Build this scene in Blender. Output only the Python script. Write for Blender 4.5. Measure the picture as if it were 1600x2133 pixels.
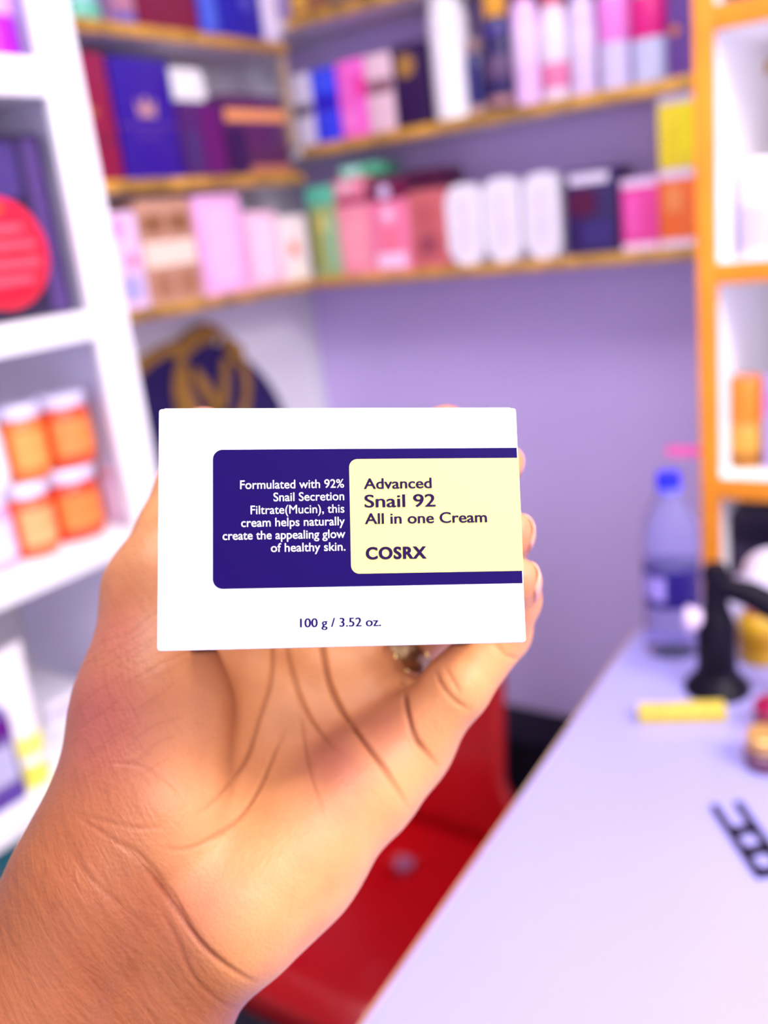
import bpy, bmesh, math, random
import numpy as np
from mathutils import Vector, Matrix

for o in list(bpy.data.objects):
    bpy.data.objects.remove(o)
random.seed(4)
SC = bpy.context.scene
COL = SC.collection

# ------------------------------------------------------------------ camera
CX, CY, F = 800.0, 1066.5, 1976.48            # principal point and focal length in pixels of 1600 x 2133
EX = np.array([0.82137, 0.073408, -0.565652])  # world axes seen from the camera (x right, y down, z forward)
EY = np.array([0.558959, -0.301173, 0.772567])
EX /= np.linalg.norm(EX)
EY -= EX * (EX @ EY); EY /= np.linalg.norm(EY)
EZ = np.cross(EX, EY)
RM = np.stack([EX, EY, EZ])                    # world = RM @ camera
CAM = np.array([0.0, 0.0, 1.42])

cam_data = bpy.data.cameras.new('camera')
cam = bpy.data.objects.new('camera', cam_data)
COL.objects.link(cam)
right, down, fwd = RM[:, 0], RM[:, 1], RM[:, 2]
cam.matrix_world = Matrix(((right[0], -down[0], -fwd[0], CAM[0]),
                           (right[1], -down[1], -fwd[1], CAM[1]),
                           (right[2], -down[2], -fwd[2], CAM[2]),
                           (0, 0, 0, 1)))
cam_data.sensor_fit = 'VERTICAL'
cam_data.sensor_height = 36.0
cam_data.lens = 36.0 * F / 2133.0
cam_data.clip_start = 0.01
cam_data.dof.use_dof = True
cam_data.dof.focus_distance = 0.222
cam_data.dof.aperture_fstop = cam_data.lens / 4.6
SC.camera = cam

# ------------------------------------------------------------------ world, light, exposure
world = bpy.data.worlds.new('daylight')
SC.world = world
world.use_nodes = True
bg = world.node_tree.nodes['Background']
bg.inputs['Color'].default_value = (0.88, 0.84, 1.0, 1)
bg.inputs['Strength'].default_value = 1.9
SC.view_settings.view_transform = 'Standard'
SC.view_settings.look = 'None'
SC.view_settings.exposure = 0.3
SC.view_settings.gamma = 1.0
SC.view_settings.use_curve_mapping = False

# ------------------------------------------------------------------ helpers
def lin(c):
    return tuple(((v / 255.0) / 12.92 if v / 255.0 <= 0.04045 else ((v / 255.0 + 0.055) / 1.055) ** 2.4) for v in c)

def ray(x, y):
    return RM @ np.array([(x - CX) / F, (y - CY) / F, 1.0])

def at(x, y, d):
    return CAM + ray(x, y) * d

def on(x, y, ax, val):
    r = ray(x, y)
    return CAM + r * ((val - CAM[ax]) / r[ax])

def proj(p):
    q = RM.T @ (np.asarray(p, float) - CAM)
    return CX + F * q[0] / q[2], CY + F * q[1] / q[2]

def base_at(px, ax, val, z):
    """point with plane coordinate val and height z whose picture column is px"""
    y = 600.0
    for _ in range(12):
        p = on(px, y, ax, val); p[2] = z
        y = proj(p)[1]
    return p

_mats = {}
def mat(rgb, rough=0.5, metal=0.0, var=0.05, scale=30.0, bump=0.0, coat=0.0, trans=0.0, ior=1.45, name=None, spec=0.5):
    key = (tuple(rgb), rough, metal, var, scale, bump, coat, trans, ior, spec)
    if key in _mats:
        return _mats[key]
    m = bpy.data.materials.new(name or 'surface_%d_%d_%d' % tuple(int(v) for v in rgb))
    m.use_nodes = True
    nt = m.node_tree; N = nt.nodes; L = nt.links
    b = N['Principled BSDF']
    tc = N.new('ShaderNodeTexCoord')
    nz = N.new('ShaderNodeTexNoise'); nz.inputs['Scale'].default_value = scale; nz.inputs['Detail'].default_value = 3
    L.new(tc.outputs['Object'], nz.inputs['Vector'])
    rp = N.new('ShaderNodeValToRGB')
    c = lin(rgb)
    rp.color_ramp.elements[0].position = 0.3; rp.color_ramp.elements[1].position = 0.7
    rp.color_ramp.elements[0].color = (*[max(0, v * (1 - var)) for v in c], 1)
    rp.color_ramp.elements[1].color = (*[min(1, v * (1 + var)) for v in c], 1)
    L.new(nz.outputs['Fac'], rp.inputs['Fac']); L.new(rp.outputs['Color'], b.inputs['Base Color'])
    b.inputs['Roughness'].default_value = rough
    b.inputs['Metallic'].default_value = metal
    b.inputs['Coat Weight'].default_value = coat
    b.inputs['Transmission Weight'].default_value = trans
    b.inputs['IOR'].default_value = ior
    b.inputs['Specular IOR Level'].default_value = spec
    if bump:
        bp = N.new('ShaderNodeBump'); bp.inputs['Strength'].default_value = bump; bp.inputs['Distance'].default_value = 0.002
        L.new(nz.outputs['Fac'], bp.inputs['Height']); L.new(bp.outputs['Normal'], b.inputs['Normal'])
    _mats[key] = m
    return m

def tag(o, label=None, cat=None, group=None, kind=None):
    if label: o['label'] = label
    if cat: o['category'] = cat
    if group: o['group'] = group
    if kind: o['kind'] = kind
    return o

def thing(name, label, cat, loc, rz=0.0, group=None):
    o = bpy.data.objects.new(name, None)
    o.empty_display_size = 0.02
    COL.objects.link(o)
    o.location = loc; o.rotation_euler = (0, 0, rz)
    return tag(o, label, cat, group)

def from_bm(name, bm, m, parent=None, loc=None, smooth=False):
    bmesh.ops.recalc_face_normals(bm, faces=bm.faces)
    me = bpy.data.meshes.new(name); bm.to_mesh(me); bm.free()
    if smooth:
        me.shade_smooth()
        try: me.set_sharp_from_angle(angle=math.radians(38))
        except Exception: pass
    o = bpy.data.objects.new(name, me)
    COL.objects.link(o)
    me.materials.append(m)
    if parent: o.parent = parent
    if loc is not None: o.location = loc
    return o

def add_box(bm, lo, hi, bevel=0.0, seg=2):
    r = bmesh.ops.create_cube(bm, size=1.0)
    vs = r['verts']
    for v in vs:
        v.co = Vector([lo[i] + (v.co[i] + 0.5) * (hi[i] - lo[i]) for i in range(3)])
    if bevel > 0:
        es = list({e for v in vs for e in v.link_edges})
        bmesh.ops.bevel(bm, geom=es, offset=bevel, segments=seg, affect='EDGES', profile=0.6)

def box(name, lo, hi, m, parent=None, bevel=0.0, seg=2, loc=None):
    bm = bmesh.new(); add_box(bm, lo, hi, bevel, seg)
    return from_bm(name, bm, m, parent, loc, smooth=bevel > 0)

def lathe_bm(bm, prof, n=28, cx=0, cy=0, sx=1, sy=1):
    rings = []
    for r, z in prof:
        rings.append([bm.verts.new((cx + sx * r * math.cos(2 * math.pi * i / n), cy + sy * r * math.sin(2 * math.pi * i / n), z)) for i in range(n)])
    for a, b in zip(rings, rings[1:]):
        for i in range(n):
            bm.faces.new((a[i], a[(i + 1) % n], b[(i + 1) % n], b[i]))
    bm.faces.new(rings[0]); bm.faces.new(rings[-1])

def lathe(name, prof, m, parent=None, loc=None, n=28, cx=0, cy=0, sx=1, sy=1):
    bm = bmesh.new(); lathe_bm(bm, prof, n, cx, cy, sx, sy)
    return from_bm(name, bm, m, parent, loc, smooth=True)

def prism_bm(bm, pts, y0, y1, plane='xz'):
    def co(p, d):
        return (p[0], d, p[1]) if plane == 'xz' else ((p[0], p[1], d) if plane == 'xy' else (d, p[0], p[1]))
    a = [bm.verts.new(co(p, y0)) for p in pts]; b = [bm.verts.new(co(p, y1)) for p in pts]
    n = len(pts)
    bm.faces.new(a); bm.faces.new(b[::-1])
    for i in range(n):
        bm.faces.new((a[i], a[(i + 1) % n], b[(i + 1) % n], b[i]))

def prism(name, pts, y0, y1, m, parent=None, plane='xz', bevel=0.0, loc=None):
    bm = bmesh.new(); prism_bm(bm, pts, y0, y1, plane)
    if bevel: bmesh.ops.bevel(bm, geom=list(bm.edges), offset=bevel, segments=2, affect='EDGES')
    return from_bm(name, bm, m, parent, loc, smooth=bevel > 0)

def rrect(x0, z0, x1, z1, r, seg=6, corners=(1, 1, 1, 1)):
    pts = []
    for k, (cx, cz, a0) in enumerate(((x0 + r, z0 + r, 180), (x1 - r, z0 + r, 270), (x1 - r, z1 - r, 0), (x0 + r, z1 - r, 90))):
        if corners[k]:
            for i in range(seg + 1):
                a = math.radians(a0 + 90 * i / seg)
                pts.append((cx + r * math.cos(a), cz + r * math.sin(a)))
        else:
            pts.append(((x0, z0), (x1, z0), (x1, z1), (x0, z1))[k])
    return pts

def disc_pts(cx, cz, r, n=28, sx=1.0):
    return [(cx + sx * r * math.cos(2 * math.pi * i / n), cz + r * math.sin(2 * math.pi * i / n)) for i in range(n)]

def tube_bm(bm, pts, radii, n=12):
    pts = [Vector(p) for p in pts]
    if not hasattr(radii, '__len__'): radii = [radii] * len(pts)
    rings = []; up = None
    for i, p in enumerate(pts):
        t = (pts[min(i + 1, len(pts) - 1)] - pts[max(i - 1, 0)]).normalized()
        if up is None:
            up = Vector((0, 0, 1)) if abs(t.z) < 0.9 else Vector((1, 0, 0))
        s = t.cross(up).normalized(); up = s.cross(t).normalized()
        rings.append([bm.verts.new(p + (s * math.cos(2 * math.pi * k / n) + up * math.sin(2 * math.pi * k / n)) * radii[i]) for k in range(n)])
    for a, b in zip(rings, rings[1:]):
        for k in range(n):
            bm.faces.new((a[k], a[(k + 1) % n], b[(k + 1) % n], b[k]))
    bm.faces.new(rings[0]); bm.faces.new(rings[-1])

def tube(name, pts, radii, m, parent=None, n=12, loc=None):
    bm = bmesh.new(); tube_bm(bm, pts, radii, n)
    return from_bm(name, bm, m, parent, loc, smooth=True)

def struct(name, lo, hi, m, bevel=0.0):
    return tag(box(name, lo, hi, m, None, bevel), kind='structure')

# ------------------------------------------------------------------ shared materials
M_WALL_BACK = mat((218, 196, 255), 0.32, var=0.02, scale=3, name='lavender_wall_paint')
M_WALL_LEFT = mat((244, 241, 248), 0.35, var=0.02, scale=3, name='white_wall_paint')
M_WHITE = mat((246, 243, 250), 0.32, var=0.015, scale=8, name='white_laminate')
M_GOLD = mat((212, 160, 60), 0.38, metal=0.35, var=0.45, scale=22, name='gold_edge_tape')
M_ORANGE = mat((232, 142, 34), 0.42, metal=0.1, var=0.14, scale=9, name='amber_edge_trim')
M_SHELF = mat((240, 232, 240), 0.45, var=0.04, scale=10, name='shelf_board')
M_FLOOR = mat((44, 40, 62), 0.4, var=0.2, scale=6, name='dark_floor_tile')
M_BLACK = mat((10, 4, 24), 0.45, var=0.2, spec=.2, name='black_plastic')
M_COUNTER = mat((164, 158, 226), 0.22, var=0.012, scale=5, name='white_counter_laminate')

# ------------------------------------------------------------------ room shell
WX, WY = -1.31, 1.61                        # inner faces of the left and the back wall
XF, YF = -1.15, 1.45                        # front edges of the wall shelves
struct('floor', (-1.6, -2.2, -0.05), (1.6, 1.9, 0.0), M_FLOOR)
struct('ceiling', (-1.6, -2.2, 2.35), (1.6, 1.9, 2.43), mat((244, 242, 250), 0.8, var=0.01, name='ceiling_paint'))
struct('wall_back', (-1.5, WY, 0), (1.5, WY + 0.08, 2.35), M_WALL_BACK)
struct('wall_left', (WX - 0.08, -1.7, 0), (WX, WY, 2.35), M_WALL_LEFT)
struct('wall_right', (1.4, -1.7, 0), (1.48, WY, 2.35), M_WALL_LEFT)
struct('wall_front_blocker', (-1.5, -1.78, 0), (-0.35, -1.7, 2.35), M_WALL_LEFT)  # unseen wall added to block daylight from the left
struct('baseboard_back', (WX, WY - 0.012, 0), (1.4, WY, 0.09), M_BLACK)
struct('trim_1', (WX, WY - 0.012, 0.09), (WX + 0.012, WY, 2.35), mat((232, 230, 244), 0.4, var=0.02, name='corner_bead'))

# shelf boards on the walls: white board, gold front edge
def wall_shelf(name_label, lo, hi, edge):
    o = thing('wall_shelf', name_label, 'shelf', (0, 0, 0), group='gold edged wall shelves')
    box('board', lo, hi, M_SHELF, o, 0.001)
    box('edge_strip', edge[0], edge[1], M_GOLD, o, 0.0015)
    return o
ZB = {'low': 1.338, 'mid': 1.571, 'top': 1.782}
ZL = {'low': 1.339, 'mid': 1.527, 'top': 1.744}
LY0 = 0.812
XR = -0.330
for k, l in (('low', 'long gold edged shelf on the lavender back wall carrying white rounded bottles'),
             ('mid', 'long gold edged shelf on the back wall carrying blue and pink cartons'),
             ('top', 'gold edged back wall shelf above the tall white bottle')):
    z = ZB[k]
    wall_shelf(l, (WX, YF + 0.006, z - 0.018), (XR, WY, z), ((XF, YF, z - 0.018), (XR, YF + 0.006, z)))
for k, l in (('low', 'gold edged shelf on the left wall right above the round navy sign'),
             ('mid', 'gold edged shelf on the left wall carrying the crowned navy carton'),
             ('top', 'gold edged shelf on the left wall carrying maroon and bright blue packs')):
    z = ZL[k]
    wall_shelf(l, (WX, LY0, z - 0.018), (XF - 0.006, YF - 0.001 if k != 'low' else YF + 0.005, z), ((XF - 0.006, LY0, z - 0.018), (XF, YF - 0.001, z)))
tag(box('corner_post', (XF - 0.016, YF - 0.016, 1.573), (XF - 0.004, YF - 0.003, 1.72), mat((196, 168, 140), 0.4, metal=0.2, var=0.15, name='tan_post')),
    'thin tan post where the two walls of shelves meet', 'post')

# ------------------------------------------------------------------ cartons and bottles
def decorate(o, w, h, decos, yfront=0.0):
    for d in decos:
        kind = d[0]
        if kind == 'band':          # band across the front, fractions of the height
            _, v0, v1, c = d[:4]
            box('printed_band', (-w / 2 + 0.001, yfront - 0.0006, h * v0), (w / 2 - 0.001, yfront + 0.001, h * v1), mat(c, 0.4), o)
        elif kind == 'rect':
            _, u0, v0, u1, v1, c = d[:6]
            prism('printed_panel', rrect(-w / 2 + w * u0, h * v0, -w / 2 + w * u1, h * v1, min(w * (u1 - u0), h * (v1 - v0)) * 0.25, 4), yfront - 0.0008, yfront + 0.001, mat(c, 0.4), o)
        elif kind == 'disc':
            _, u, v, r, c = d[:5]
            prism('printed_emblem', disc_pts(-w / 2 + w * u, h * v, r, 24), yfront - 0.0009, yfront + 0.001, mat(c, 0.4), o)
        elif kind == 'crown':
            _, u, v, s, c = d[:5]
            x, z = -w / 2 + w * u, h * v
            P = [(-1, -.8), (1, -.8), (1.15, .7), (.5, -.05), (0, 1), (-.5, -.05), (-1.15, .7)]
            prism('printed_crown', [(x + a * s, z + b * s) for a, b in P], yfront - 0.0009, yfront + 0.001, mat(c, 0.35, metal=0.3), o)
        elif kind == 'flower':
            _, u, v, s, c = d[:5]
            x, z = -w / 2 + w * u, h * v
            pts = [(x + s * (0.72 + 0.28 * math.cos(6 * t)) * math.cos(t), z + s * (0.72 + 0.28 * math.cos(6 * t)) * math.sin(t)) for t in [2 * math.pi * i / 48 for i in range(48)]]
            prism('printed_flower', pts, yfront - 0.0009, yfront + 0.001, mat(c, 0.4), o)

class Row:
    """items standing on one shelf, front faces near the shelf edge"""
    def __init__(s, wall, z, inset=0.012, group=None):
        s.wall, s.z, s.inset, s.group = wall, z, inset, group
        s.ax, s.val = (1, YF + inset) if wall == 'back' else (0, XF - inset)
        if isinstance(wall, tuple):
            s.ax, s.val, s.wall = wall
    def span(s, x0, x1, inset=None, z=None):
        val = s.val
        z = s.z if z is None else z
        if inset is not None:
            val = s.val + inset if s.wall == 'back' else s.val - inset
        a = base_at(x0, s.ax, val, z); b = base_at(x1, s.ax, val, z)
        return val, a, b
    def carton(s, x0, x1, ytop, rgb, label, decos=(), depth=0.07, name='carton', cat='box', inset=None, z=None, rough=0.38, lid=None, bevel=0.0018):
        val, a, b = s.span(x0, x1, inset, z)
        other = 0 if s.ax == 1 else 1
        w = abs(b[other] - a[other]) - 0.0012
        zz = s.z if z is None else z
        c = (a + b) / 2
        h = on((x0 + x1) / 2, ytop, s.ax, val)[2] - zz
        o = thing(name, label, cat, (c[0], c[1], zz), 0 if s.ax == 1 else math.pi / 2, s.group)
        hb = h if lid is None else h * (1 - lid[0])
        box('body', (-w / 2, 0, 0), (w / 2, depth, hb), mat(rgb, rough, coat=0.25), o, bevel)
        if lid:
            box('lid', (-w / 2 - 0.0004, -0.0004, hb), (w / 2 + 0.0004, depth, h), mat(lid[1], rough, coat=0.25), o, bevel)
        else:
            box('top_flap', (-w / 2 + 0.003, 0.003, h - 0.0002), (w / 2 - 0.003, depth - 0.003, h + 0.0006), mat(rgb, rough, coat=0.25), o)
        decorate(o, w, h, decos)
        o['w'], o['h'] = w, h
        return o
    def bottle(s, x0, x1, ytop, rgb, label, cap=None, capfrac=0.2, neck=0.6, bands=(), name='bottle', cat='bottle', inset=0.0, z=None, shoulder=0.06, sy=0.75, rough=0.3, capr=None):
        val, a, b = s.span(x0, x1, inset, z)
        other = 0 if s.ax == 1 else 1
        w = abs(b[other] - a[other]) - 0.0015
        zz = s.z if z is None else z
        c = (a + b) / 2
        h = on((x0 + x1) / 2, ytop, s.ax, val)[2] - zz
        r = w / 2
        o = thing(name, label, cat, (c[0], c[1], zz), 0 if s.ax == 1 else math.pi / 2, s.group)
        cy = r * sy + 0.001
        hb = h * (1 - (capfrac if cap else 0))
        rc = capr * r if capr else r * neck
        e = min(r * 0.35, 0.02)
        prof = [(r * 0.55, 0), (r * 0.9, e * 0.15), (r, e * 0.6), (r, hb - h * shoulder - e * 0.4), (r * 0.93, hb - h * shoulder), (rc * 1.02 if cap else r * 0.6, hb - h * shoulder * 0.25), (rc * 0.95 if cap else r * 0.3, hb)]
        lathe('body', prof, mat(rgb, rough, coat=0.3), o, None, 28, 0, cy, 1, sy)
        if cap:
            lathe('cap', [(rc * 0.96, hb), (rc, hb + 0.001), (rc, h - 0.003), (rc * 0.9, h)], mat(cap, 0.35, coat=0.2), o, None, 24, 0, cy, 1, sy)
        for v0, v1, cc in bands:
            lathe('label_band', [(r * 1.002, h * v0), (r * 1.012, h * v0 + 0.0004), (r * 1.012, h * v1 - 0.0004), (r * 1.002, h * v1)], mat(cc, 0.4), o, None, 28, 0, cy, 1, sy)
        return o

# --- back wall, middle shelf
R1 = Row('back', ZB['mid'], group='packs on the middle back wall shelf')
R1.carton(620, 662, 150, (214, 206, 230), 'narrow pale grey carton with dark band beside the bright blue carton', [('band', .42, .58, (92, 78, 98))])
R1.carton(662, 715, 138, (52, 66, 240), 'bright blue carton between the pale grey and hot pink cartons', [('band', .45, .62, (38, 14, 190)), ('rect', .2, .72, .8, .9, (70, 90, 250))])
R1.carton(715, 773, 120, (248, 104, 208), 'hot pink carton standing beside the bright blue carton', [('rect', .68, .5, .96, .78, (236, 30, 140)), ('rect', .14, .1, .6, .36, (252, 130, 220))])
R1.carton(773, 828, 108, (236, 200, 212), 'pale pink carton with brown middle band', [('band', .5, .68, (140, 92, 108))])
R1.carton(828, 893, 86, (44, 14, 70), 'near black purple carton with round gold emblem', [('disc', .45, .74, .018, (170, 124, 60)), ('band', .0, .05, (30, 8, 40))])
R1.bottle(893, 966, -35, (252, 250, 255), 'tall white cylindrical bottle with a faint pink print', cap=(252, 250, 255), capfrac=.16, capr=.94, bands=((.1, .8, (250, 244, 253)),), sy=1.0, shoulder=.03)
R1.bottle(966, 1010, 78, (26, 16, 104), 'short navy tube with tan foot beside the tall white bottle', cap=(150, 118, 120), capfrac=.18, capr=.9, bands=((.02, .14, (190, 150, 140)),), inset=0.02)
R1.bottle(1010, 1062, -40, (34, 18, 92), 'navy bottle with slanted gold cap and copper dots', cap=(238, 168, 40), capfrac=.25, capr=.9, bands=((.04, .12, (170, 120, 120)), (.26, .44, (104, 76, 116)), (.62, .66, (70, 44, 160))), shoulder=.04)
R1.bottle(1066, 1122, -60, (244, 200, 250), 'pale pink glossy bottle next to the gold capped navy bottle', cap=(206, 60, 110), capfrac=.18, bands=((.3, .62, (246, 214, 252)),))
R1.bottle(1124, 1180, -60, (250, 226, 246), 'white and rose striped bottle with small red foot print', cap=(226, 90, 120), capfrac=.24, capr=.8, bands=((.1, .3, (240, 130, 180)), (.34, .62, (250, 240, 252))))
R1.bottle(1183, 1238, -70, (234, 210, 250), 'pale lavender bottle between the rose striped and pink topped bottles', cap=(240, 224, 250), capfrac=.2, bands=((.2, .55, (240, 220, 252)),))
R1.bottle(1243, 1308, -70, (226, 214, 252), 'white bottle with light pink upper half', cap=(246, 130, 220), capfrac=.2, capr=.9, bands=((.4, .78, (250, 140, 232)),))
R1.bottle(1310, 1386, -70, (214, 216, 252), 'white bottle with crimson pink upper half', cap=(226, 20, 120), capfrac=.2, capr=.9, bands=((.4, .78, (236, 30, 140)),))
R1.carton(1390, 1448, -60, (104, 62, 150), 'purple carton with small gold dot beside the amber post', [('disc', .3, .46, .007, (220, 130, 60)), ('band', .8, .93, (150, 30, 110))])

# --- back wall, low shelf
R2 = Row('back', ZB['low'], group='packs on the low back wall shelf')
g1 = R2.carton(657, 716, 385, (150, 178, 120), 'olive green carton with teal lid', [('rect', .15, .1, .34, .7, (160, 150, 40)), ('rect', .4, .5, .62, .7, (222, 206, 110)), ('rect', .66, .08, .9, .66, (140, 196, 158))], lid=(.2, (96, 200, 168)))
g2 = R2.carton(716, 780, 402, (246, 150, 172), 'plain salmon pink carton under the flat pink pack', [('band', .87, .97, (170, 50, 96)), ('rect', .15, .12, .85, .7, (250, 160, 180))])
g3 = R2.carton(780, 862, 372, (246, 128, 166), 'pink carton with white leafy pattern and dark red lid', [('rect', .12, .04, .88, .2, (250, 214, 246)), ('flower', .5, .62, .018, (250, 206, 240)), ('rect', .34, .2, .66, .6, (250, 120, 150)), ('disc', .46, .88, .012, (226, 206, 246))], lid=(.22, (112, 10, 66)))
g4 = R2.carton(862, 938, 350, (206, 104, 108), 'dusky coral carton with dark maroon top beside the white bottles', [('rect', .2, .14, .75, .34, (160, 70, 90)), ('rect', .2, .4, .75, .66, (196, 92, 96))], lid=(.2, (70, 0, 48)))
# flat packs lying on the cartons
def flat_pack(base, w, h, d, rgb, label, x=0.0, y=0.004, rz=0.0, stripe=None):
    zt = base.location.z + base['h'] + 0.0008
    o = thing('flat_pack', label, 'box', (base.location.x + x, base.location.y + y, zt), rz, R2.group)
    box('body', (-w / 2, 0, 0), (w / 2, d, h), mat(rgb, 0.38, coat=0.25), o, 0.0018)
    if stripe:
        box('printed_band', (-w * stripe[0], -0.0006, h * .15), (w * stripe[1], 0.001, h * .85), mat(stripe[2], 0.4), o)
    o['h'] = h
    return o
fp = flat_pack(g2, 0.066, 0.026, 0.085, (240, 140, 166), 'small flat pink pack lying on the salmon carton', -0.001, 0.0, 0, (.3, .1, (250, 196, 214)))
fp2 = flat_pack(fp, 0.086, 0.022, 0.07, (82, 176, 134), 'flat green pack lying topmost of the pink stack', 0.018, 0.012, 0, (.42, .05, (176, 240, 222)))
for x0, x1, yt, lb in ((938, 1010, 382, 'white flat bottle with rounded corners beside the dusky coral carton'), (1014, 1090, 368, 'white flat rounded bottle standing between two like it'), (1096, 1172, 358, 'white flat bottle with rounded corners beside the wide navy carton')):
    val, a, b = R2.span(x0, x1)
    w = b[0] - a[0] - 0.002; c = (a + b) / 2
    h = on((x0 + x1) / 2, yt, 1, val)[2] - R2.z
    o = thing('rounded_bottle', lb, 'bottle', (c[0], c[1], R2.z), 0, 'three white rounded bottles')
    prism('body', rrect(-w / 2, 0, w / 2, h, w * .36, 8), 0.0, 0.034, mat((246, 240, 255), 0.3, coat=0.3), o, bevel=0.004)
    prism('label', rrect(-w * .3, h * .12, w * .3, h * .84, w * .22, 6), -0.0008, 0.001, mat((238, 228, 253), 0.4), o)
    tube('pump_seam', [(-w * .3, -0.0004, h * .88), (w * .3, -0.0004, h * .88)], 0.0007, mat((214, 204, 240), 0.4), o, 6)
R2.carton(1182, 1290, 352, (46, 24, 92), 'wide dark navy carton with white strip near its top', [('rect', .1, .84, .86, .96, (238, 226, 250)), ('rect', .06, .46, .6, .78, (84, 0, 62)), ('rect', .3, .1, .9, .4, (58, 40, 118))], depth=0.075)
m1 = R2.carton(1297, 1373, 370, (236, 62, 156), 'magenta carton with white top and foot bands', [('band', 0, .1, (250, 214, 250)), ('band', .88, 1, (244, 214, 252)), ('rect', .1, .2, .55, .8, (248, 90, 184))])
m2 = R2.carton(1374, 1450, 352, (250, 112, 38), 'orange carton with white bands under the yellow carton', [('band', 0, .1, (244, 220, 248)), ('band', .88, 1, (240, 222, 252)), ('rect', .2, .45, .66, .8, (252, 150, 84))])
m3 = R2.carton(1372, 1448, 190, (250, 226, 30), 'yellow carton with white top standing on the orange carton', [('band', .86, 1, (226, 214, 244)), ('rect', .64, .2, .9, .82, (252, 240, 0))], z=ZB['low'] + m2['h'] + 0.0008)

# --- back wall, top shelf: only the lowest part of the goods is in the picture
R0 = Row('back', ZB['top'], group='packs on the top back wall shelf')
R0.carton(604, 680, -150, (150, 96, 60), 'brown and gold carton at the corner of the top shelf', [('rect', .1, .06, .5, .3, (222, 168, 60))])
R0.carton(684, 770, -150, (96, 66, 92), 'dull plum carton on the top shelf', [('band', .1, .2, (170, 130, 90))])

# --- left wall rows
R3 = Row('left', ZL['low'], group='packs on the low left wall shelf')
R3.carton(250, 316, 440, (240, 206, 244), 'white pink floral carton beside the white shelf unit', [('flower', .3, .84, .02, (246, 150, 214)), ('flower', .66, .5, .012, (236, 90, 150)), ('disc', .5, .22, .02, (184, 176, 246))], depth=0.07)
R3.carton(318, 426, 412, (204, 152, 126), 'tan and brown two column carton', [('rect', .06, .68, .46, .86, (150, 100, 66)), ('rect', .54, .68, .94, .86, (150, 100, 66)), ('band', .36, .6, (252, 226, 206)), ('rect', .12, .06, .44, .3, (176, 120, 90)), ('rect', .56, .06, .9, .3, (176, 120, 90))], depth=0.08)
R3.carton(434, 526, 405, (248, 184, 236), 'tall plain pink carton on the low left shelf', [('rect', .2, .1, .8, .9, (250, 202, 246))], depth=0.06, rough=0.3)
R3.carton(532, 594, 438, (248, 200, 226), 'pale pink carton beside the carton with an orange flower', [('rect', .16, .1, .84, .9, (250, 222, 244))], depth=0.07)
R3.carton(597, 652, 448, (250, 236, 238), 'white carton with orange flower print', [('flower', .42, .5, .017, (250, 134, 96)), ('disc', .5, .14, .012, (255, 250, 226))], depth=0.07)

R4 = Row('left', ZL['mid'], group='packs on the middle left wall shelf')
R4.carton(200, 262, 112, (146, 12, 62), 'maroon carton leaning against the crowned navy carton', [('crown', .2, .55, .012, (196, 110, 60)), ('band', .3, .34, (120, 20, 60))], depth=0.12)
R4.carton(268, 388, 124, (46, 6, 148), 'tall navy blue carton with golden crown emblem', [('crown', .5, .6, .017, (214, 160, 160)), ('band', .44, .455, (110, 70, 150)), ('rect', .3, .35, .7, .38, (90, 50, 150))], depth=0.12)
d1 = R4.carton(394, 480, 212, (78, 26, 104), 'squat dark purple carton under the white block', [('rect', .45, .04, .98, .96, (100, 8, 104)), ('rect', .06, .1, .4, .6, (70, 44, 110))], depth=0.11)
d2 = R4.carton(486, 610, 200, (86, 32, 86), 'dark plum carton with glowing copper band at the corner', [('band', .68, .82, (250, 164, 96)), ('rect', .0, .0, .3, .6, (48, 12, 76)), ('band', .0, .12, (186, 118, 90))], depth=0.11)
val, a, b = R4.span(396, 452)
o = thing('white_block', 'glossy white rounded block on the squat dark purple carton', 'packet', (d1.location.x - 0.02, d1.location.y - 0.004, d1.location.z + d1['h'] + 0.0008), math.pi / 2, R4.group)  # white rounded block on top of the carton
prism('body', rrect(-0.030, 0, 0.044, 0.052, 0.01, 6), 0, 0.05, mat((252, 252, 248), 0.25, coat=0.3), o, bevel=0.003)
prism('printed_panel', rrect(-0.018, 0.012, 0.02, 0.04, 0.006, 4), -0.0006, 0.001, mat((255, 255, 250), 0.3), o)

R5 = Row('left', ZL['top'], group='packs on the top left wall shelf')
R5.bottle(160, 236, -40, (110, 200, 170), 'round teal green jar with shiny pale lid', cap=(176, 214, 236), capfrac=.45, capr=.9, sy=1.0, cat='jar', name='jar')
R5.carton(240, 288, -60, (170, 120, 170), 'mauve carton with cream stripe beside the maroon box', [('band', .0, .28, (120, 100, 170)), ('band', .3, .45, (200, 130, 130))])
R5.carton(294, 418, -90, (130, 14, 60), 'wide maroon box on the top left shelf', [('rect', .1, .1, .8, .9, (124, 24, 54))], depth=0.12)
R5.carton(424, 462, -90, (64, 84, 214), 'slim light blue carton beside the deep blue carton', [('rect', .2, .1, .8, .8, (84, 110, 224))])
R5.carton(466, 552, -90, (28, 24, 166), 'deep blue carton with pale print on the top left shelf', [('flower', .62, .45, .016, (96, 90, 200))])
R5.carton(556, 588, -90, (232, 218, 252), 'narrow white carton at the corner end of the top left shelf', [('rect', .2, .1, .8, .9, (240, 230, 253))])

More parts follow.
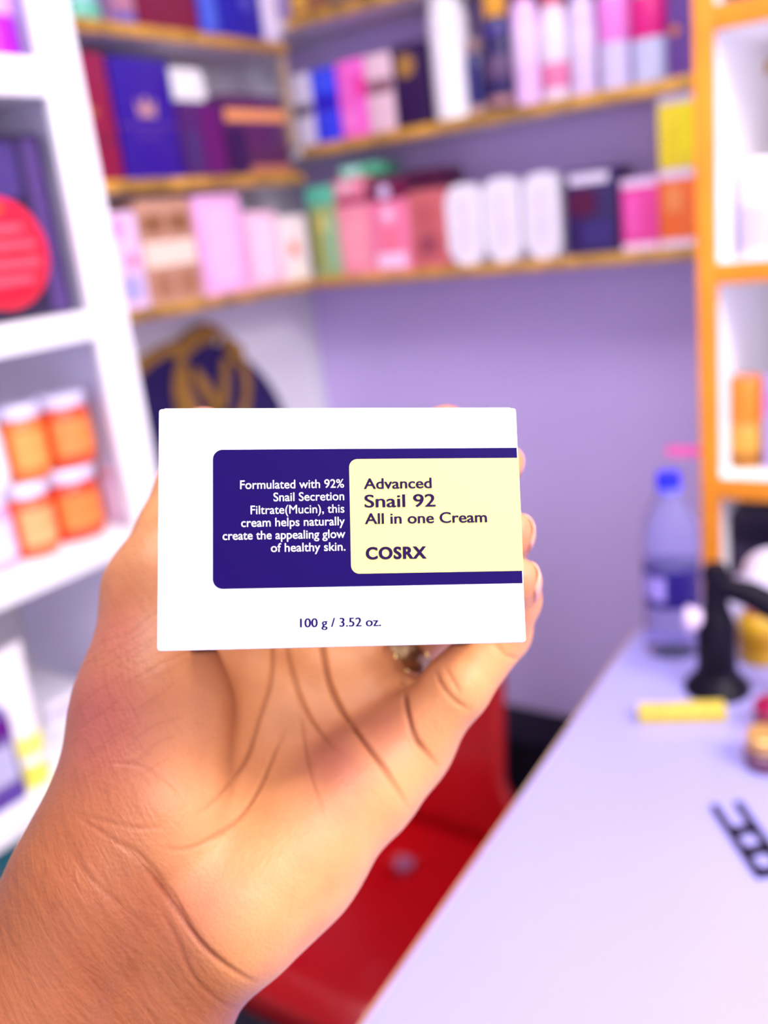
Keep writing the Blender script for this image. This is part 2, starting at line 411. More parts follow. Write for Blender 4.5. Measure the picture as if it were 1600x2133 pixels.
# ------------------------------------------------------------------ round sign on the left wall
sign = thing('round_sign', 'round navy sign with gold ring monogram on the left wall', 'sign', (WX + 0.001, 1.212, 0.988), math.pi / 2)
sign.scale = (.963, .963, .963)
NAVY = mat((30, 12, 84), 0.4, var=0.1, name='navy_sign_face'); SGOLD = mat((176, 132, 54), 0.4, metal=0.4, var=0.2, name='sign_gold')
prism('disc', disc_pts(0, 0, 0.278, 72), -0.014, 0.0, NAVY, sign)
def arc_band(name, cx, cz, r0, r1, a0, a1, y0, y1, m, parent, n=40):
    t = [math.radians(a0 + (a1 - a0) * i / n) for i in range(n + 1)]
    bm = bmesh.new()
    for i in range(n):
        q = [(cx + r * math.cos(u), cz + r * math.sin(u)) for r, u in ((r0, t[i]), (r1, t[i]), (r1, t[i + 1]), (r0, t[i + 1]))]
        prism_bm(bm, q, y0, y1)
    bmesh.ops.remove_doubles(bm, verts=bm.verts, dist=1e-6)
    return from_bm(name, bm, m, parent)
arc_band('rim', 0, 0, 0.266, 0.285, 82, 172, -0.022, 0.0, SGOLD, sign)
ecx, ecz = 0.062, 0.182
arc_band('emblem_ring', ecx, ecz, 0.086, 0.108, -160, 62, -0.018, -0.014, SGOLD, sign)
arc_band('emblem_ring', ecx, ecz, 0.086, 0.104, 74, 200, -0.018, -0.014, SGOLD, sign)
def stroke(name, pts, wds, m, parent, y0, y1):
    bm = bmesh.new(); L, Rr = [], []
    for i, p in enumerate(pts):
        a = Vector(pts[max(i - 1, 0)]); b = Vector(pts[min(i + 1, len(pts) - 1)])
        t = (b - a).normalized(); nrm = Vector((-t.y, t.x))
        L.append(Vector(p) + nrm * wds[i]); Rr.append(Vector(p) - nrm * wds[i])
    prism_bm(bm, [tuple(v) for v in L] + [tuple(v) for v in Rr[::-1]], y0, y1)
    return from_bm(name, bm, m, parent)
def E(u, v): return (ecx + u * 0.1, ecz + v * 0.1)
stroke('letter_stroke', [E(-.42, .42), E(-.2, .0), E(.08, -.62)], [.010, .014, .016], SGOLD, sign, -0.02, -0.014)
stroke('letter_stroke', [E(.08, -.62), E(.3, -.05), E(.46, .5)], [.013, .012, .009], SGOLD, sign, -0.02, -0.014)
stroke('letter_stroke', [E(-.62, .55), E(-.75, .1), E(-.62, -.4), E(-.3, -.7)], [.007, .016, .018, .008], SGOLD, sign, -0.0195, -0.014)
stroke('leaf', [E(.55, .9), E(.8, .55), E(.9, .2)], [.006, .02, .006], SGOLD, sign, -0.021, -0.014)
stroke('leaf', [E(-.85, .72), E(-.5, .98), E(.02, 1.1), (ecx + .05, ecz + .102)], [.006, .016, .018, .006], SGOLD, sign, -0.0215, -0.014)

# ------------------------------------------------------------------ white shelf unit on the left
UX, UY1, UY0 = -0.95, 0.81, -0.30          # front plane and its two ends
UB = -1.29
unit = thing('shelf_unit', 'white open shelf unit of thick boards hung on the left wall', 'shelf unit', (UX, 0.25, 0))
def L_(lo, hi): return tuple(np.array(lo) - np.array((UX, 0.25, 0))), tuple(np.array(hi) - np.array((UX, 0.25, 0)))
def ubox(name, lo, hi, m, bevel=0.002):
    a, b = L_(lo, hi); return box(name, a, b, m, unit, bevel)
M_PANEL = mat((214, 206, 236), 0.4, var=0.03, name='unit_side_panel')
ubox('end_panel', (UB, 0.776, 0.52), (UX - 0.012, UY1, 2.1), M_PANEL)
ubox('front_post', (UX - 0.012, 0.757, 0.52), (UX, UY1, 2.1), M_WHITE)
ubox('end_panel', (UB, UY0, 0.52), (UX - 0.012, UY0 + 0.034, 2.1), M_PANEL)
ubox('front_post', (UX - 0.012, UY0, 0.52), (UX, UY0 + 0.05, 2.1), M_WHITE)
ubox('back_panel', (UB - 0.016, UY0, 0.52), (UB, UY1, 2.1), mat((206, 200, 206), 0.5, var=0.03, name='unit_back_panel'))
ubox('corner_strip', (UB, 0.764, 1.0), (UB + 0.02, 0.776, 2.0), M_GOLD)
UZ = [(1.602, 1.640), (1.330, 1.361), (1.058, 1.082), (0.786, 0.818), (1.93, 1.96)]
for z0, z1 in UZ:
    ubox('shelf_board', (UB, UY0 + 0.034, z0), (UX - 0.012, 0.776, z1), M_WHITE)
    ubox('shelf_edge', (UX - 0.012, UY0 + 0.05, z0 - 0.002), (UX, 0.757, z1), M_WHITE)
ubox('base_board', (UB, UY0 + 0.034, 0.56), (UX - 0.1, 0.776, 0.60), M_SHELF)

# goods inside the unit.  local x runs along +Y
def unit_thing(name, label, cat, px, x_front, z, group):
    p = base_at(px, 0, x_front, z)
    return thing(name, label, cat, (x_front, p[1], z), math.pi / 2, group)
def jar(px0, px1, x_front, z, h, rgb, lidc, label, label_rgb=None, group='jars in the white shelf unit', fruit=None):
    a = base_at(px0, 0, x_front - .04, z); b = base_at(px1, 0, x_front - .04, z)
    r = (b[1] - a[1]) / 2
    o = thing('jar', label, 'jar', (x_front - r, (a[1] + b[1]) / 2, z), math.pi / 2, group)
    hb = h * .82
    lathe('body', [(r * .86, 0), (r * .97, .003), (r, .008), (r, hb - .01), (r * .95, hb - .003), (r * .85, hb)], mat(rgb, 0.25, coat=0.4), o)
    lathe('lid', [(r * .97, hb), (r * 1.0, hb + .002), (r * 1.0, h - .003), (r * .93, h)], mat(lidc, 0.25, coat=0.3), o)
    if label_rgb:
        n = 12; bm = bmesh.new()
        for i in range(n):
            t0, t1 = [math.radians(-150 + 120 * (i + k) / n) for k in (0, 1)]
            q = [(r * 1.003 * math.cos(t0), r * 1.003 * math.sin(t0)), (r * 1.012 * math.cos(t0), r * 1.012 * math.sin(t0)), (r * 1.012 * math.cos(t1), r * 1.012 * math.sin(t1)), (r * 1.003 * math.cos(t1), r * 1.003 * math.sin(t1))]
            prism_bm(bm, q, hb * .22, hb * .8, 'xy')
        bmesh.ops.remove_doubles(bm, verts=bm.verts, dist=1e-6)
        from_bm('wrap_label', bm, mat(label_rgb, 0.4), o, smooth=True)
    return o
ZJ = 1.082
JL = (226, 220, 250)
jh = 0.092
# bottom row
jar(112, 206, -0.985, ZJ, jh, (214, 60, 30), JL, 'orange red jar beside the pink jar, lower row of the jar pile', (246, 130, 60))
jar(28, 106, -0.985, ZJ, jh, (232, 96, 50), JL, 'orange jar with pale print, lower row between red and pink jars', (250, 170, 110))
jar(-62, 24, -0.985, ZJ, jh, (246, 170, 214), JL, 'pale pink jar with white lid at the lower row', (252, 214, 244))
jar(214, 272, -0.99, ZJ, 0.078, (236, 190, 226), (230, 170, 190), 'small pink jar beside the white end panel', (246, 222, 246))
# top row stands on the lids
zt = ZJ + jh + 0.0005
jar(96, 186, -0.985, zt, jh, (224, 78, 34), JL, 'orange red jar with white lid in the upper row', (250, 140, 70))
jar(12, 88, -0.985, zt, jh, (236, 120, 50), JL, 'amber jar in the upper row beside the white jar', (250, 160, 80))
jar(-84, 6, -0.985, zt, jh, (250, 240, 248), JL, 'white jar with yellow foot in the upper row', (252, 246, 252))
jar(200, 258, -1.06, ZJ, jh + 0.02, (196, 70, 60), (200, 120, 60), 'tall red jar standing behind the small pink jar', (240, 120, 90))
gb = thing('gold_ball', 'round gold ball stopper lying on the small pink jar', 'ball', (-0.99 - 0.03, base_at(240, 0, -0.99, ZJ)[1], ZJ + 0.0785), 0)
bm = bmesh.new(); bmesh.ops.create_uvsphere(bm, u_segments=20, v_segments=12, radius=0.0125)
bmesh.ops.translate(bm, verts=bm.verts, vec=(0, 0, 0.0125)); from_bm('ball', bm, mat((226, 160, 60), 0.25, metal=0.6), gb, smooth=True)
lathe('collar', [(0.006, 0), (0.008, 0.001), (0.008, 0.003), (0.005, 0.004)], mat((200, 140, 60), 0.3, metal=0.6), gb, n=16)

# black box with the big red disc
bb = unit_thing('gift_box', 'tall black and purple box holding a big red round disc', 'box', 66, -0.985, 1.361, None)
w = 0.17
box('body', (-w / 2 - .02, 0.002, 0), (w / 2 - 0.02, 0.16, 0.205), mat((36, 20, 62), 0.4, coat=0.2), bb, 0.003)
box('side_stripe', (w / 2 - 0.05, 0.0012, 0.004), (w / 2 - 0.026, 0.0035, 0.20), mat((84, 60, 120), 0.4), bb)
prism('window_panel', rrect(-w / 2 - .01, 0.135, w / 2 - 0.06, 0.196, 0.01, 4), 0.0008, 0.004, mat((70, 52, 120), 0.35), bb)
rd = lathe('red_disc', [(0.056, 0), (0.061, 0.002), (0.061, 0.009), (0.057, 0.012)], mat((236, 18, 52), 0.3, coat=0.3), bb, n=40)
rd.rotation_euler = (math.pi / 2, 0, 0); rd.location = (-0.024, 0.0022, 0.076)
for k, (zz, ww) in enumerate(((0.026, .06), (0.008, .084), (-0.012, .088), (-0.030, .062))):
    box('raised_stripe', (-ww / 2, zz - 0.0045, 0.0118), (ww / 2, zz + 0.0045, 0.0132), mat((246, 84, 104), 0.35), rd)
prism('leaf', [(-0.012, 0.044), (0.012, 0.046), (0.004, 0.052)], 0.0118, 0.0132, mat((90, 110, 40), 0.4), rd, plane='xy')

# purple bottle, top compartment
pb = unit_thing('spray_bottle', 'vivid purple bottle with white label in the top compartment', 'bottle', 24, -0.985, 1.640, None)
lathe('body', [(.03, 0), (.036, .003), (.037, .01), (.037, .13), (.03, .15), (.016, .158)], mat((172, 20, 206), 0.3, coat=0.3), pb, cy=.037)
lathe('label_band', [(.0372, .05), (.0378, .051), (.0378, .1), (.0372, .101)], mat((232, 170, 250), 0.4), pb, cy=.037)
lathe('cap', [(.016, .158), (.017, .16), (.017, .19), (.012, .194)], mat((240, 236, 250), 0.3), pb, cy=.037, n=20)

# fourth compartment: tubes and packs
ZT = 0.818
def squeeze_tube(px, xf, w, h, rgb, capc, label, prints=(), lean=0.0):
    o = unit_thing('squeeze_tube', label, 'tube', px, xf, ZT, 'tubes in the white shelf unit')
    capz = h * .2
    lathe('cap', [(w * .40, 0), (w * .43, .002), (w * .43, capz - .002), (w * .38, capz)], mat(capc, 0.3), o, cy=w * .44, n=24)
    bm = bmesh.new(); n = 28; rings = []
    for i in range(9):
        t = i / 8; z = capz + (h - capz) * t
        sx = w * (.44 + .08 * t); sy = w * .44 * (1 - t) ** .8 + .0015
        rings.append([bm.verts.new((sx * math.cos(2 * math.pi * k / n), w * .44 + sy * math.sin(2 * math.pi * k / n), z)) for k in range(n)])
    for a, b in zip(rings, rings[1:]):
        for k in range(n): bm.faces.new((a[k], a[(k + 1) % n], b[(k + 1) % n], b[k]))
    bm.faces.new(rings[0]); bm.faces.new(rings[-1])
    from_bm('body', bm, mat(rgb, 0.3, coat=0.2), o, smooth=True)
    box('crimp', (-w * .52, w * .44 - .0012, h - .001), (w * .52, w * .44 + .0012, h + .012), mat(rgb, 0.3, coat=0.2), o)
    for z0, z1, c in prints:
        bm = bmesh.new(); rr = []
        for i in range(4):
            z = h * (z0 + (z1 - z0) * i / 3); t = max(0, (z - capz) / (h - capz))
            sx = w * (.44 + .08 * t) * 1.01 + .0004; sy = (w * .44 * (1 - t) ** .8 + .0015) * 1.01 + .0004
            rr.append([bm.verts.new((sx * math.cos(2 * math.pi * k / n), w * .44 + sy * math.sin(2 * math.pi * k / n), z)) for k in range(n)])
        for a, b in zip(rr, rr[1:]):
            for k in range(n): bm.faces.new((a[k], a[(k + 1) % n], b[(k + 1) % n], b[k]))
        from_bm('printed_band', bm, mat(c, 0.4), o, smooth=True)
    return o
squeeze_tube(92, -0.968, 0.052, 0.165, (252, 244, 252), (246, 236, 90), 'white squeeze tube with yellow print and yellow cap', ((.26, .42, (250, 240, 120)),))
o = unit_thing('cosmetic_pouch', 'dark purple and grey pack beside the white squeeze tube', 'packet', 18, -0.966, ZT, 'tubes in the white shelf unit')
box('body', (-.032, 0, 0), (.028, .05, .12), mat((120, 104, 168), 0.4), o, 0.004)
box('printed_band', (-.031, -.0006, .085), (.027, .001, .11), mat((96, 20, 130), 0.4), o)
box('printed_panel', (-.026, -.0006, .03), (.022, .001, .075), mat((190, 184, 220), 0.4), o)
box('foot_band', (-.031, -.0006, .004), (.027, .001, .024), mat((90, 60, 150), 0.4), o)
for px, xf, wd, hh, dd, c, l, dc in ((150, -1.08, .07, .035, .09, (246, 240, 252), 'low white carton lying behind the white squeeze tube', (206, 190, 236)),
                                 (190, -1.20, .08, .05, .07, (214, 196, 240), 'lavender carton lying at the back of the tube compartment', (190, 160, 226))):
    o = unit_thing('low_carton', l, 'box', px, xf, ZT, 'low cartons in the white shelf unit')
    box('body', (-wd / 2, 0, 0), (wd / 2, dd, hh), mat(c, 0.4), o, 0.002)
    box('printed_band', (-wd / 2 + .004, -.0006, hh * .3), (wd / 2 - .004, .001, hh * .7), mat(dc, 0.4), o)
    o['h'] = hh
o2 = thing('amber_cap', 'small amber cap lying on the lavender carton', 'cap', (o.location.x - .02, o.location.y - .01, ZT + .0505), math.pi / 2)
lathe('cap', [(.010, 0), (.011, .001), (.011, .014), (.009, .016)], mat((196, 104, 24), 0.35), o2, n=20)
lathe('top_disc', [(.006, .0158), (.0065, .0162), (.006, .0175)], mat((150, 70, 20), 0.35), o2, n=16)

tealb = unit_thing('teal_pack', 'teal plastic pack on the lower board of the white unit', 'packet', 78, -1.09, 0.60, None)
prism('body', rrect(-.03, 0, .03, .085, .012, 5), 0, .05, mat((0, 124, 140), 0.35, coat=.2), tealb, bevel=.003)
prism('printed_panel', rrect(-.02, .02, .02, .06, .006, 4), -.0006, .001, mat((40, 150, 160), 0.4), tealb)

# ------------------------------------------------------------------ amber framed shelf unit on the right
QY, QX0, QX1 = 1.20, -0.3640, 0.45
runit = thing('framed_unit', 'white shelf unit with amber front frame beyond the counter', 'shelf unit', (QX0, QY, 0))
def rbox(name, lo, hi, m, bevel=0.0015):
    o_ = np.array((QX0, QY, 0)); return box(name, tuple(np.array(lo) - o_), tuple(np.array(hi) - o_), m, runit, bevel)
rbox('side_panel', (QX0, QY + .012, 0), (QX0 + .022, QY + .40, 2.1), M_WHITE)
rbox('front_post', (QX0 - .0006, QY, 0), (QX0 + .0225, QY + .012, 2.1), M_ORANGE)
rbox('side_panel', (QX1 - .022, QY + .012, 0), (QX1, QY + .40, 2.1), M_WHITE)
rbox('front_post', (QX1 - .0225, QY, 0), (QX1, QY + .012, 2.1), M_ORANGE)
rbox('back_panel', (QX0 + .022, QY + .385, 0), (QX1 - .022, QY + .40, 2.1), mat((206, 202, 204), 0.45, var=.03, name='right_unit_back'))
rbox('corner_strip', (QX0 + .022, QY + .37, 0.9), (QX0 + .036, QY + .385, 2.0), mat((140, 122, 112), .5, name='grey_corner_strip'))
RZ = [(1.586, 1.612), (1.304, 1.329), (1.031, 1.057), (0.76, 0.786), (0.40, 0.425), (1.86, 1.885)]
for z0, z1 in RZ:
    rbox('shelf_board', (QX0 + .022, QY + .012, z0), (QX1 - .022, QY + .385, z1), M_WHITE)
    rbox('shelf_edge', (QX0 + .0225, QY, z0), (QX1 - .0225, QY + .012, z1), M_ORANGE)

RR = Row((1, QY + 0.03, 'back'), 1.329, group='packs in the amber framed unit')
o = RR.bottle(1536, 1620, 330, (226, 218, 244), 'clear lavender bottle with white sleeve and amber dropper top', cap=(244, 240, 252), capfrac=.16, capr=.7, bands=((.08, .55, (190, 176, 226)),), inset=0.03)
o = thing('perfume_stopper', 'small gold and amber stopper bottle behind the lavender bottle', 'bottle', (-0.262, QY + .21, 1.329), 0, RR.group)
lathe('body', [(.022, 0), (.026, .003), (.026, .115), (.012, .13)], mat((206, 150, 96), .3, coat=.3), o, n=24)
lathe('neck', [(.010, .13), (.011, .132), (.011, .15), (.009, .152)], mat((216, 130, 60), .3, metal=.3), o, n=20)
bm = bmesh.new(); bmesh.ops.create_uvsphere(bm, u_segments=18, v_segments=10, radius=.015); bmesh.ops.translate(bm, verts=bm.verts, vec=(0, 0, .165)); from_bm('ball_top', bm, mat((250, 180, 60), .2, metal=.5), o, smooth=True)
RT = Row((1, QY + 0.03, 'back'), 1.612, group='packs in the amber framed unit')
RT.carton(1525, 1640, -120, (30, 14, 70), 'dark navy carton on the uppermost visible shelf of the amber unit', [('rect', .1, .1, .9, .5, (46, 26, 100))], depth=.12)
RC = Row((1, QY + 0.03, 'back'), 1.057, group='packs in the amber framed unit')
aj = RC.bottle(1510, 1580, 790, (206, 150, 50), 'amber jar with bright orange lid in the amber framed unit', cap=(240, 120, 10), capfrac=.48, capr=1.02, sy=1.0, bands=((.06, .18, (150, 90, 20)),), inset=0.02, cat='jar', name='jar')
RC.carton(1592, 1660, 780, (176, 150, 214), 'pale mauve carton beside the amber jar', [('band', .6, .8, (196, 120, 206))], inset=.03)
# items on the shelf below, level with the counter
RD = Row((1, QY + 0.03, 'back'), 0.786, group='packs in the amber framed unit')
RD.carton(1516, 1640, 1075, (36, 22, 60), 'black carton on the shelf just above the counter level', [('band', .8, .95, (14, 6, 40)), ('rect', .1, .1, .9, .5, (58, 34, 80))], depth=.14, inset=.02)

# pink clip on the amber post
pk = thing('pink_clip', 'flat pink plastic clip sticking out from the amber post', 'clip', (QX0 - 0.0012, QY + 0.005, 1.086))
prism('arm', rrect(-.046, 0, 0, .013, .006, 5), -.003, .003, mat((230, 90, 170), .35, coat=.2), pk, bevel=.0008)
box('jaw', (-.006, -.004, .002), (0, .004, .011), mat((214, 70, 150), .35), pk, .001)

# ------------------------------------------------------------------ counter
ct = 0.90
cl = [(-0.4, 1.035), (-0.335, 0.08)]
pts = [(-0.332, 0.08), (0.62, 0.08), (0.62, 1.07), (-0.375, 1.07), (-0.393, 1.062), (-0.401, 1.045)]
counter = thing('counter', 'white laminate shop counter with thin tan edge', 'counter', (0.1, 0.6, 0))
pl = [(x - 0.1, y - 0.6) for x, y in pts]
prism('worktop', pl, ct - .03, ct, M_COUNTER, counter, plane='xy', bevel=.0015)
bm = bmesh.new()
ed = [pl[0], pl[5], pl[4], pl[3]]
for a, b in zip(ed, ed[1:]):
    d = Vector((b[0] - a[0], b[1] - a[1])).normalized(); nn = Vector((-d.y, d.x)) * .0022
    prism_bm(bm, [a, b, (b[0] + nn.x, b[1] + nn.y), (a[0] + nn.x, a[1] + nn.y)], ct - .031, ct - .0005, 'xy')
from_bm('edge_strip', bm, mat((206, 170, 140), .4, var=.1, name='tan_edge'), counter)
ins = [(-0.40, -.48), (.5, -.48), (.5, .44), (-0.44, .44)]
prism('body', ins, 0, ct - .03, M_WHITE, counter, plane='xy')

# water bottle
p = base_at(1402, 2, ct, ct) if False else on(1402, 1352, 2, ct)
wb = thing('water_bottle', 'clear blue plastic water bottle with blue cap and navy label on the counter', 'bottle', (p[0], p[1], ct))
PET = mat((208, 204, 255), 0.12, var=.02, trans=0.85, ior=1.12, name='blue_clear_plastic')
r = .0325
lathe('body', [(r * .7, 0), (r * .95, .002), (r, .008), (r * .96, .02), (r, .03), (r, .058), (r * .97, .062), (r * .97, .112), (r, .116), (r, .145), (r * .9, .165), (r * .62, .183), (r * .42, .193), (r * .38, .199)], PET, wb, n=36)
lathe('label', [(r * .972, .064), (r * .99, .0645), (r * .99, .1095), (r * .972, .11)], mat((30, 12, 110), .35, name='navy_label'), wb, n=36)
for t in (-.5, .25):
    bm = bmesh.new()
    for i in range(6):
        a0, a1 = [math.radians(-120 + t * 40 + 26 * (i + k) / 6) for k in (0, 1)]
        prism_bm(bm, [(r * .991 * math.cos(a0), r * .991 * math.sin(a0)), (r * 1.0 * math.cos(a0), r * 1.0 * math.sin(a0)), (r * 1.0 * math.cos(a1), r * 1.0 * math.sin(a1)), (r * .991 * math.cos(a1), r * .991 * math.sin(a1))], .074, .102, 'xy')
    from_bm('printed_mark', bm, mat((170, 150, 236), .4), wb)
lathe('neck_ring', [(r * .38, .197), (r * .46, .198), (r * .46, .2005), (r * .38, .202)], mat((120, 120, 250), .3), wb, n=28)
lathe('cap', [(r * .40, .202), (r * .42, .203), (r * .42, .216), (r * .37, .218)], mat((20, 26, 244), .35), wb, n=28)

# black stand with flared base
p = on(1494, 1436, 2, ct)
bs = thing('scanner_stand', 'black stand with flared round base and tilted arm on the counter', 'stand', (p[0], p[1], ct))
lathe('base', [(.034, 0), (.035, .003), (.031, .010), (.024, .018), (.021, .024)], M_BLACK, bs, n=36)
lathe('column', [(.021, .022), (.0205, .03), (.0205, .078), (.016, .09), (.013, .098), (.012, .125), (.014, .135), (.010, .145)], M_BLACK, bs, n=28)
tube('arm', [(0, 0, .122), (.035, -.002, .117), (.075, -.006, .100), (.12, -.01, .078)], [.011, .014, .016, .014], M_BLACK, bs, 14)
tube('knob', [(-.010, -.004, .085), (-.026, -.010, .083), (-.030, -.011, .083)], [.008, .015, .012], mat((214, 190, 226), .35), bs, 16)
# yellow strip note pad
pa_y = on(1332, 1512, 2, ct); pb_y = on(1490, 1508, 2, ct)
dy_ = (pb_y - pa_y)[:2]; ly = float(np.linalg.norm(dy_)) + .012
yn = thing('yellow_tape_box', 'flat yellow box lying under the foot of the black stand', 'box', (pa_y[0], pa_y[1], ct), math.atan2(dy_[1], dy_[0]))
box('body', (0, 0, 0), (ly, .021, .016), mat((212, 188, 78), .45, var=.12, scale=60), yn, .0015)
box('printed_band', (.006, -.0004, .004), (ly - .006, .0002, .008), mat((200, 166, 66), .5), yn)
for i in range(4):
    box('printed_mark', (.01 + i * .018, .006, .0158), (.02 + i * .018, .015, .0164), mat((212, 184, 84), .5), yn)

# mustard box with pink cap behind the stand
p = on(1562, 1395, 2, ct)
mb = thing('mustard_bottle', 'mustard yellow bottle with coral pink cap behind the black stand', 'bottle', (p[0] + .004, p[1] + .03, ct))
lathe('body', [(.019, 0), (.023, .002), (.024, .008), (.024, .05), (.02, .056), (.012, .06)], mat((196, 150, 10), .35, coat=.2), mb, n=28)
lathe('cap', [(.013, .06), (.016, .061), (.016, .078), (.011, .081)], mat((240, 140, 130), .35), mb, n=24)
lathe('label', [(.0242, .016), (.0246, .0165), (.0246, .04), (.0242, .0405)], mat((170, 120, 0), .4), mb, n=28)
# white tape roll on its side behind
p = on(1580, 1262, 2, ct)
tr = thing('tape_dispenser', 'pale grey tape dispenser behind the black stand', 'dispenser', (p[0] + .02, p[1] - .06, ct), math.radians(20))
P = [(-.06, 0), (.07, 0), (.072, .02), (.05, .062), (.01, .082), (-.025, .066), (-.06, .03)]
prism('body', P, -.018, .018, mat((206, 198, 232), .3, coat=.3), tr, bevel=.004)
rl = lathe('roll', [(.018, -.022), (.032, -.021), (.032, .021), (.018, .022)], mat((236, 228, 250), .25, coat=.3), tr, n=32)
rl.rotation_euler = (math.pi / 2, 0, 0); rl.location = (.01, 0, .062)
# dark red and gold trinkets at the frame's edge
p = on(1598, 1512, 2, ct)
rc = thing('red_compact', 'dark red round compact on the counter near the black stand', 'compact', (p[0] + .012, p[1], ct))
lathe('base', [(.02, 0), (.024, .002), (.024, .012), (.023, .014)], mat((90, 10, 50), .3, coat=.3), rc, n=32)
lathe('lid', [(.023, .0145), (.0245, .0155), (.0245, .026), (.018, .031)], mat((150, 0, 66), .3, coat=.3), rc, n=32)
p = on(1575, 1585, 2, ct)
jb = thing('gold_jar', 'small gold lidded brown glass jar beside the dark red compact', 'jar', (p[0] + .010, p[1] - .004, ct))
lathe('body', [(.015, 0), (.019, .002), (.020, .007), (.020, .018), (.016, .021)], mat((110, 60, 84), .2, coat=.4), jb, n=32)
lathe('lid', [(.0165, .021), (.0185, .022), (.0185, .033), (.016, .035)], mat((214, 164, 96), .3, metal=.4), jb, n=32)

# black ladder shaped clip
q = [on(x, y, 2, ct) for x, y in ((1490, 1690), (1575, 1850), (1618, 1842), (1545, 1682))]
o0 = on(1480, 1683, 2, ct); o1 = on(1577, 1832, 2, ct); o2_ = on(1542, 1672, 2, ct)
ax = (o1 - o0)[:2]; Lc = np.linalg.norm(ax); ang = math.atan2(ax[1], ax[0])
wv = (o2_ - o0)[:2]; side = np.array([-math.sin(ang), math.cos(ang)]); wc = float(wv @ side)
lc = thing('black_clip', 'flat black plastic buckle with two round holes and open fork end', 'buckle', (o0[0], o0[1], ct), ang)
bw = .0062 if wc > 0 else -.0062
def rail(name, y): return box(name, (0, min(y, y + bw), 0), (Lc, max(y, y + bw), .004), M_BLACK, lc, .001)
rail('rail', 0.0); rail('rail', wc - bw)
for t in (.34, .62, .90):
    box('rung', (Lc * t, min(bw * .8, wc - bw * .8), .0003), (Lc * t + .0095, max(bw * .8, wc - bw * .8), .0037), M_BLACK, lc, .0012)

# ------------------------------------------------------------------ red chair
RED = mat((178, 0, 12), .34, var=.05, scale=12, coat=.2, name='red_plastic')
ch = thing('plastic_chair', 'red plastic chair with a mauve plug in the seat by the counter', 'chair', (-0.84, 0.95, 0))
cx, cyy = -0.84, 0.95
def cl_(x, y): return (x - cx, y - cyy)
# seat with a real hole: ring of quads from the hole rim to the outline, then thickness
hx, hy = cl_(-0.801, 1.034)
n = 64
bm = bmesh.new()
out = rrect(-.20, -.235, .20, .205, .05, 15)
def ray_out(a):
    dx, dy = math.cos(a), math.sin(a); best = 9
    m_ = len(out)
    for i in range(m_):
        x1, y1 = out[i]; x2, y2 = out[(i + 1) % m_]
        ex, ey = x2 - x1, y2 - y1; den = dx * ey - dy * ex
        if abs(den) < 1e-9: continue
        t = ((x1 - hx) * ey - (y1 - hy) * ex) / den; u = ((x1 - hx) * dy - (y1 - hy) * dx) / den
        if t > 0 and -1e-6 <= u <= 1 + 1e-6: best = min(best, t)
    return best
rings = []
for k in range(7):
    ring = []
    for i in range(n):
        a = 2 * math.pi * i / n
        r0, r1 = .017, ray_out(a)
        t = (k / 6) ** 1.2
        rr_ = r0 + (r1 - r0) * t
        x, y = hx + rr_ * math.cos(a), hy + rr_ * math.sin(a)
        z = .44 - .012 * (1 - min(1, (abs(x) / .2) ** 2)) * (1 - min(1, (abs(y) / .22) ** 2)) - (.012 if k == 6 else 0)
        ring.append(bm.verts.new((x, y, z)))
    rings.append(ring)
for a, b in zip(rings, rings[1:]):
    for i in range(n): bm.faces.new((a[i], a[(i + 1) % n], b[(i + 1) % n], b[i]))
so = from_bm('seat', bm, RED, ch, smooth=True)
md = so.modifiers.new('thick', 'SOLIDIFY'); md.thickness = .006; md.offset = -1
prism('seat_plug', disc_pts(hx, hy, .0165, 28), .424, .4335, mat((150, 84, 120), .5), ch, plane='xy')
ap = rrect(-.195, -.23, .195, .20, .05, 8)
bm = bmesh.new(); m_ = len(ap)
top = [bm.verts.new((x, y, .428)) for x, y in ap]; bot = [bm.verts.new((x * .985, y * .985, .375)) for x, y in ap]
for i in range(m_): bm.faces.new((top[i], top[(i + 1) % m_], bot[(i + 1) % m_], bot[i]))
ao = from_bm('apron', bm, RED, ch, smooth=True); md = ao.modifiers.new('thick', 'SOLIDIFY'); md.thickness = .005
# backrest: shaped sheet rising behind the seat, wider near the seat
bm = bmesh.new(); gw, gh = 14, 16; grid = []
for j in range(gh + 1):
    v = j / gh; z = .432 + .40 * v
    hw = .205 - .028 * min(1, max(0, (v - .18) / .12)) - .045 * max(0, (v - .86) / .14) ** 2
    row = []
    for i in range(gw + 1):
        u = -1 + 2 * i / gw
        y = .195 + .075 * v ** 1.2 - .03 * u * u * (.35 + .65 * v)
        row.append(bm.verts.new((hw * u, y, z - .03 * max(0, (v - .8) / .2) * u * u)))
    grid.append(row)
for j in range(gh):
    for i in range(gw): bm.faces.new((grid[j][i], grid[j][i + 1], grid[j + 1][i + 1], grid[j + 1][i]))
bo = from_bm('backrest', bm, RED, ch, smooth=True); md = bo.modifiers.new('thick', 'SOLIDIFY'); md.thickness = .008
for sx in (-1, 1):
    for sy in (-1, 1):
        tube('leg', [(sx * .165, sy * .17, .40), (sx * .185, sy * .20, .2), (sx * .20, sy * .225, .0)], [.022, .019, .016], RED, ch, 12)

# black bin behind the chair
bn = thing('black_bin', 'black bin standing on the floor behind the red chair', 'bin', (-0.745, 1.54, 0))
box('body', (-.17, -.06, 0), (.17, .06, .40), M_BLACK, bn, .006)
box('rim', (-.175, -.064, .395), (.175, .064, .408), M_BLACK, bn, .004)

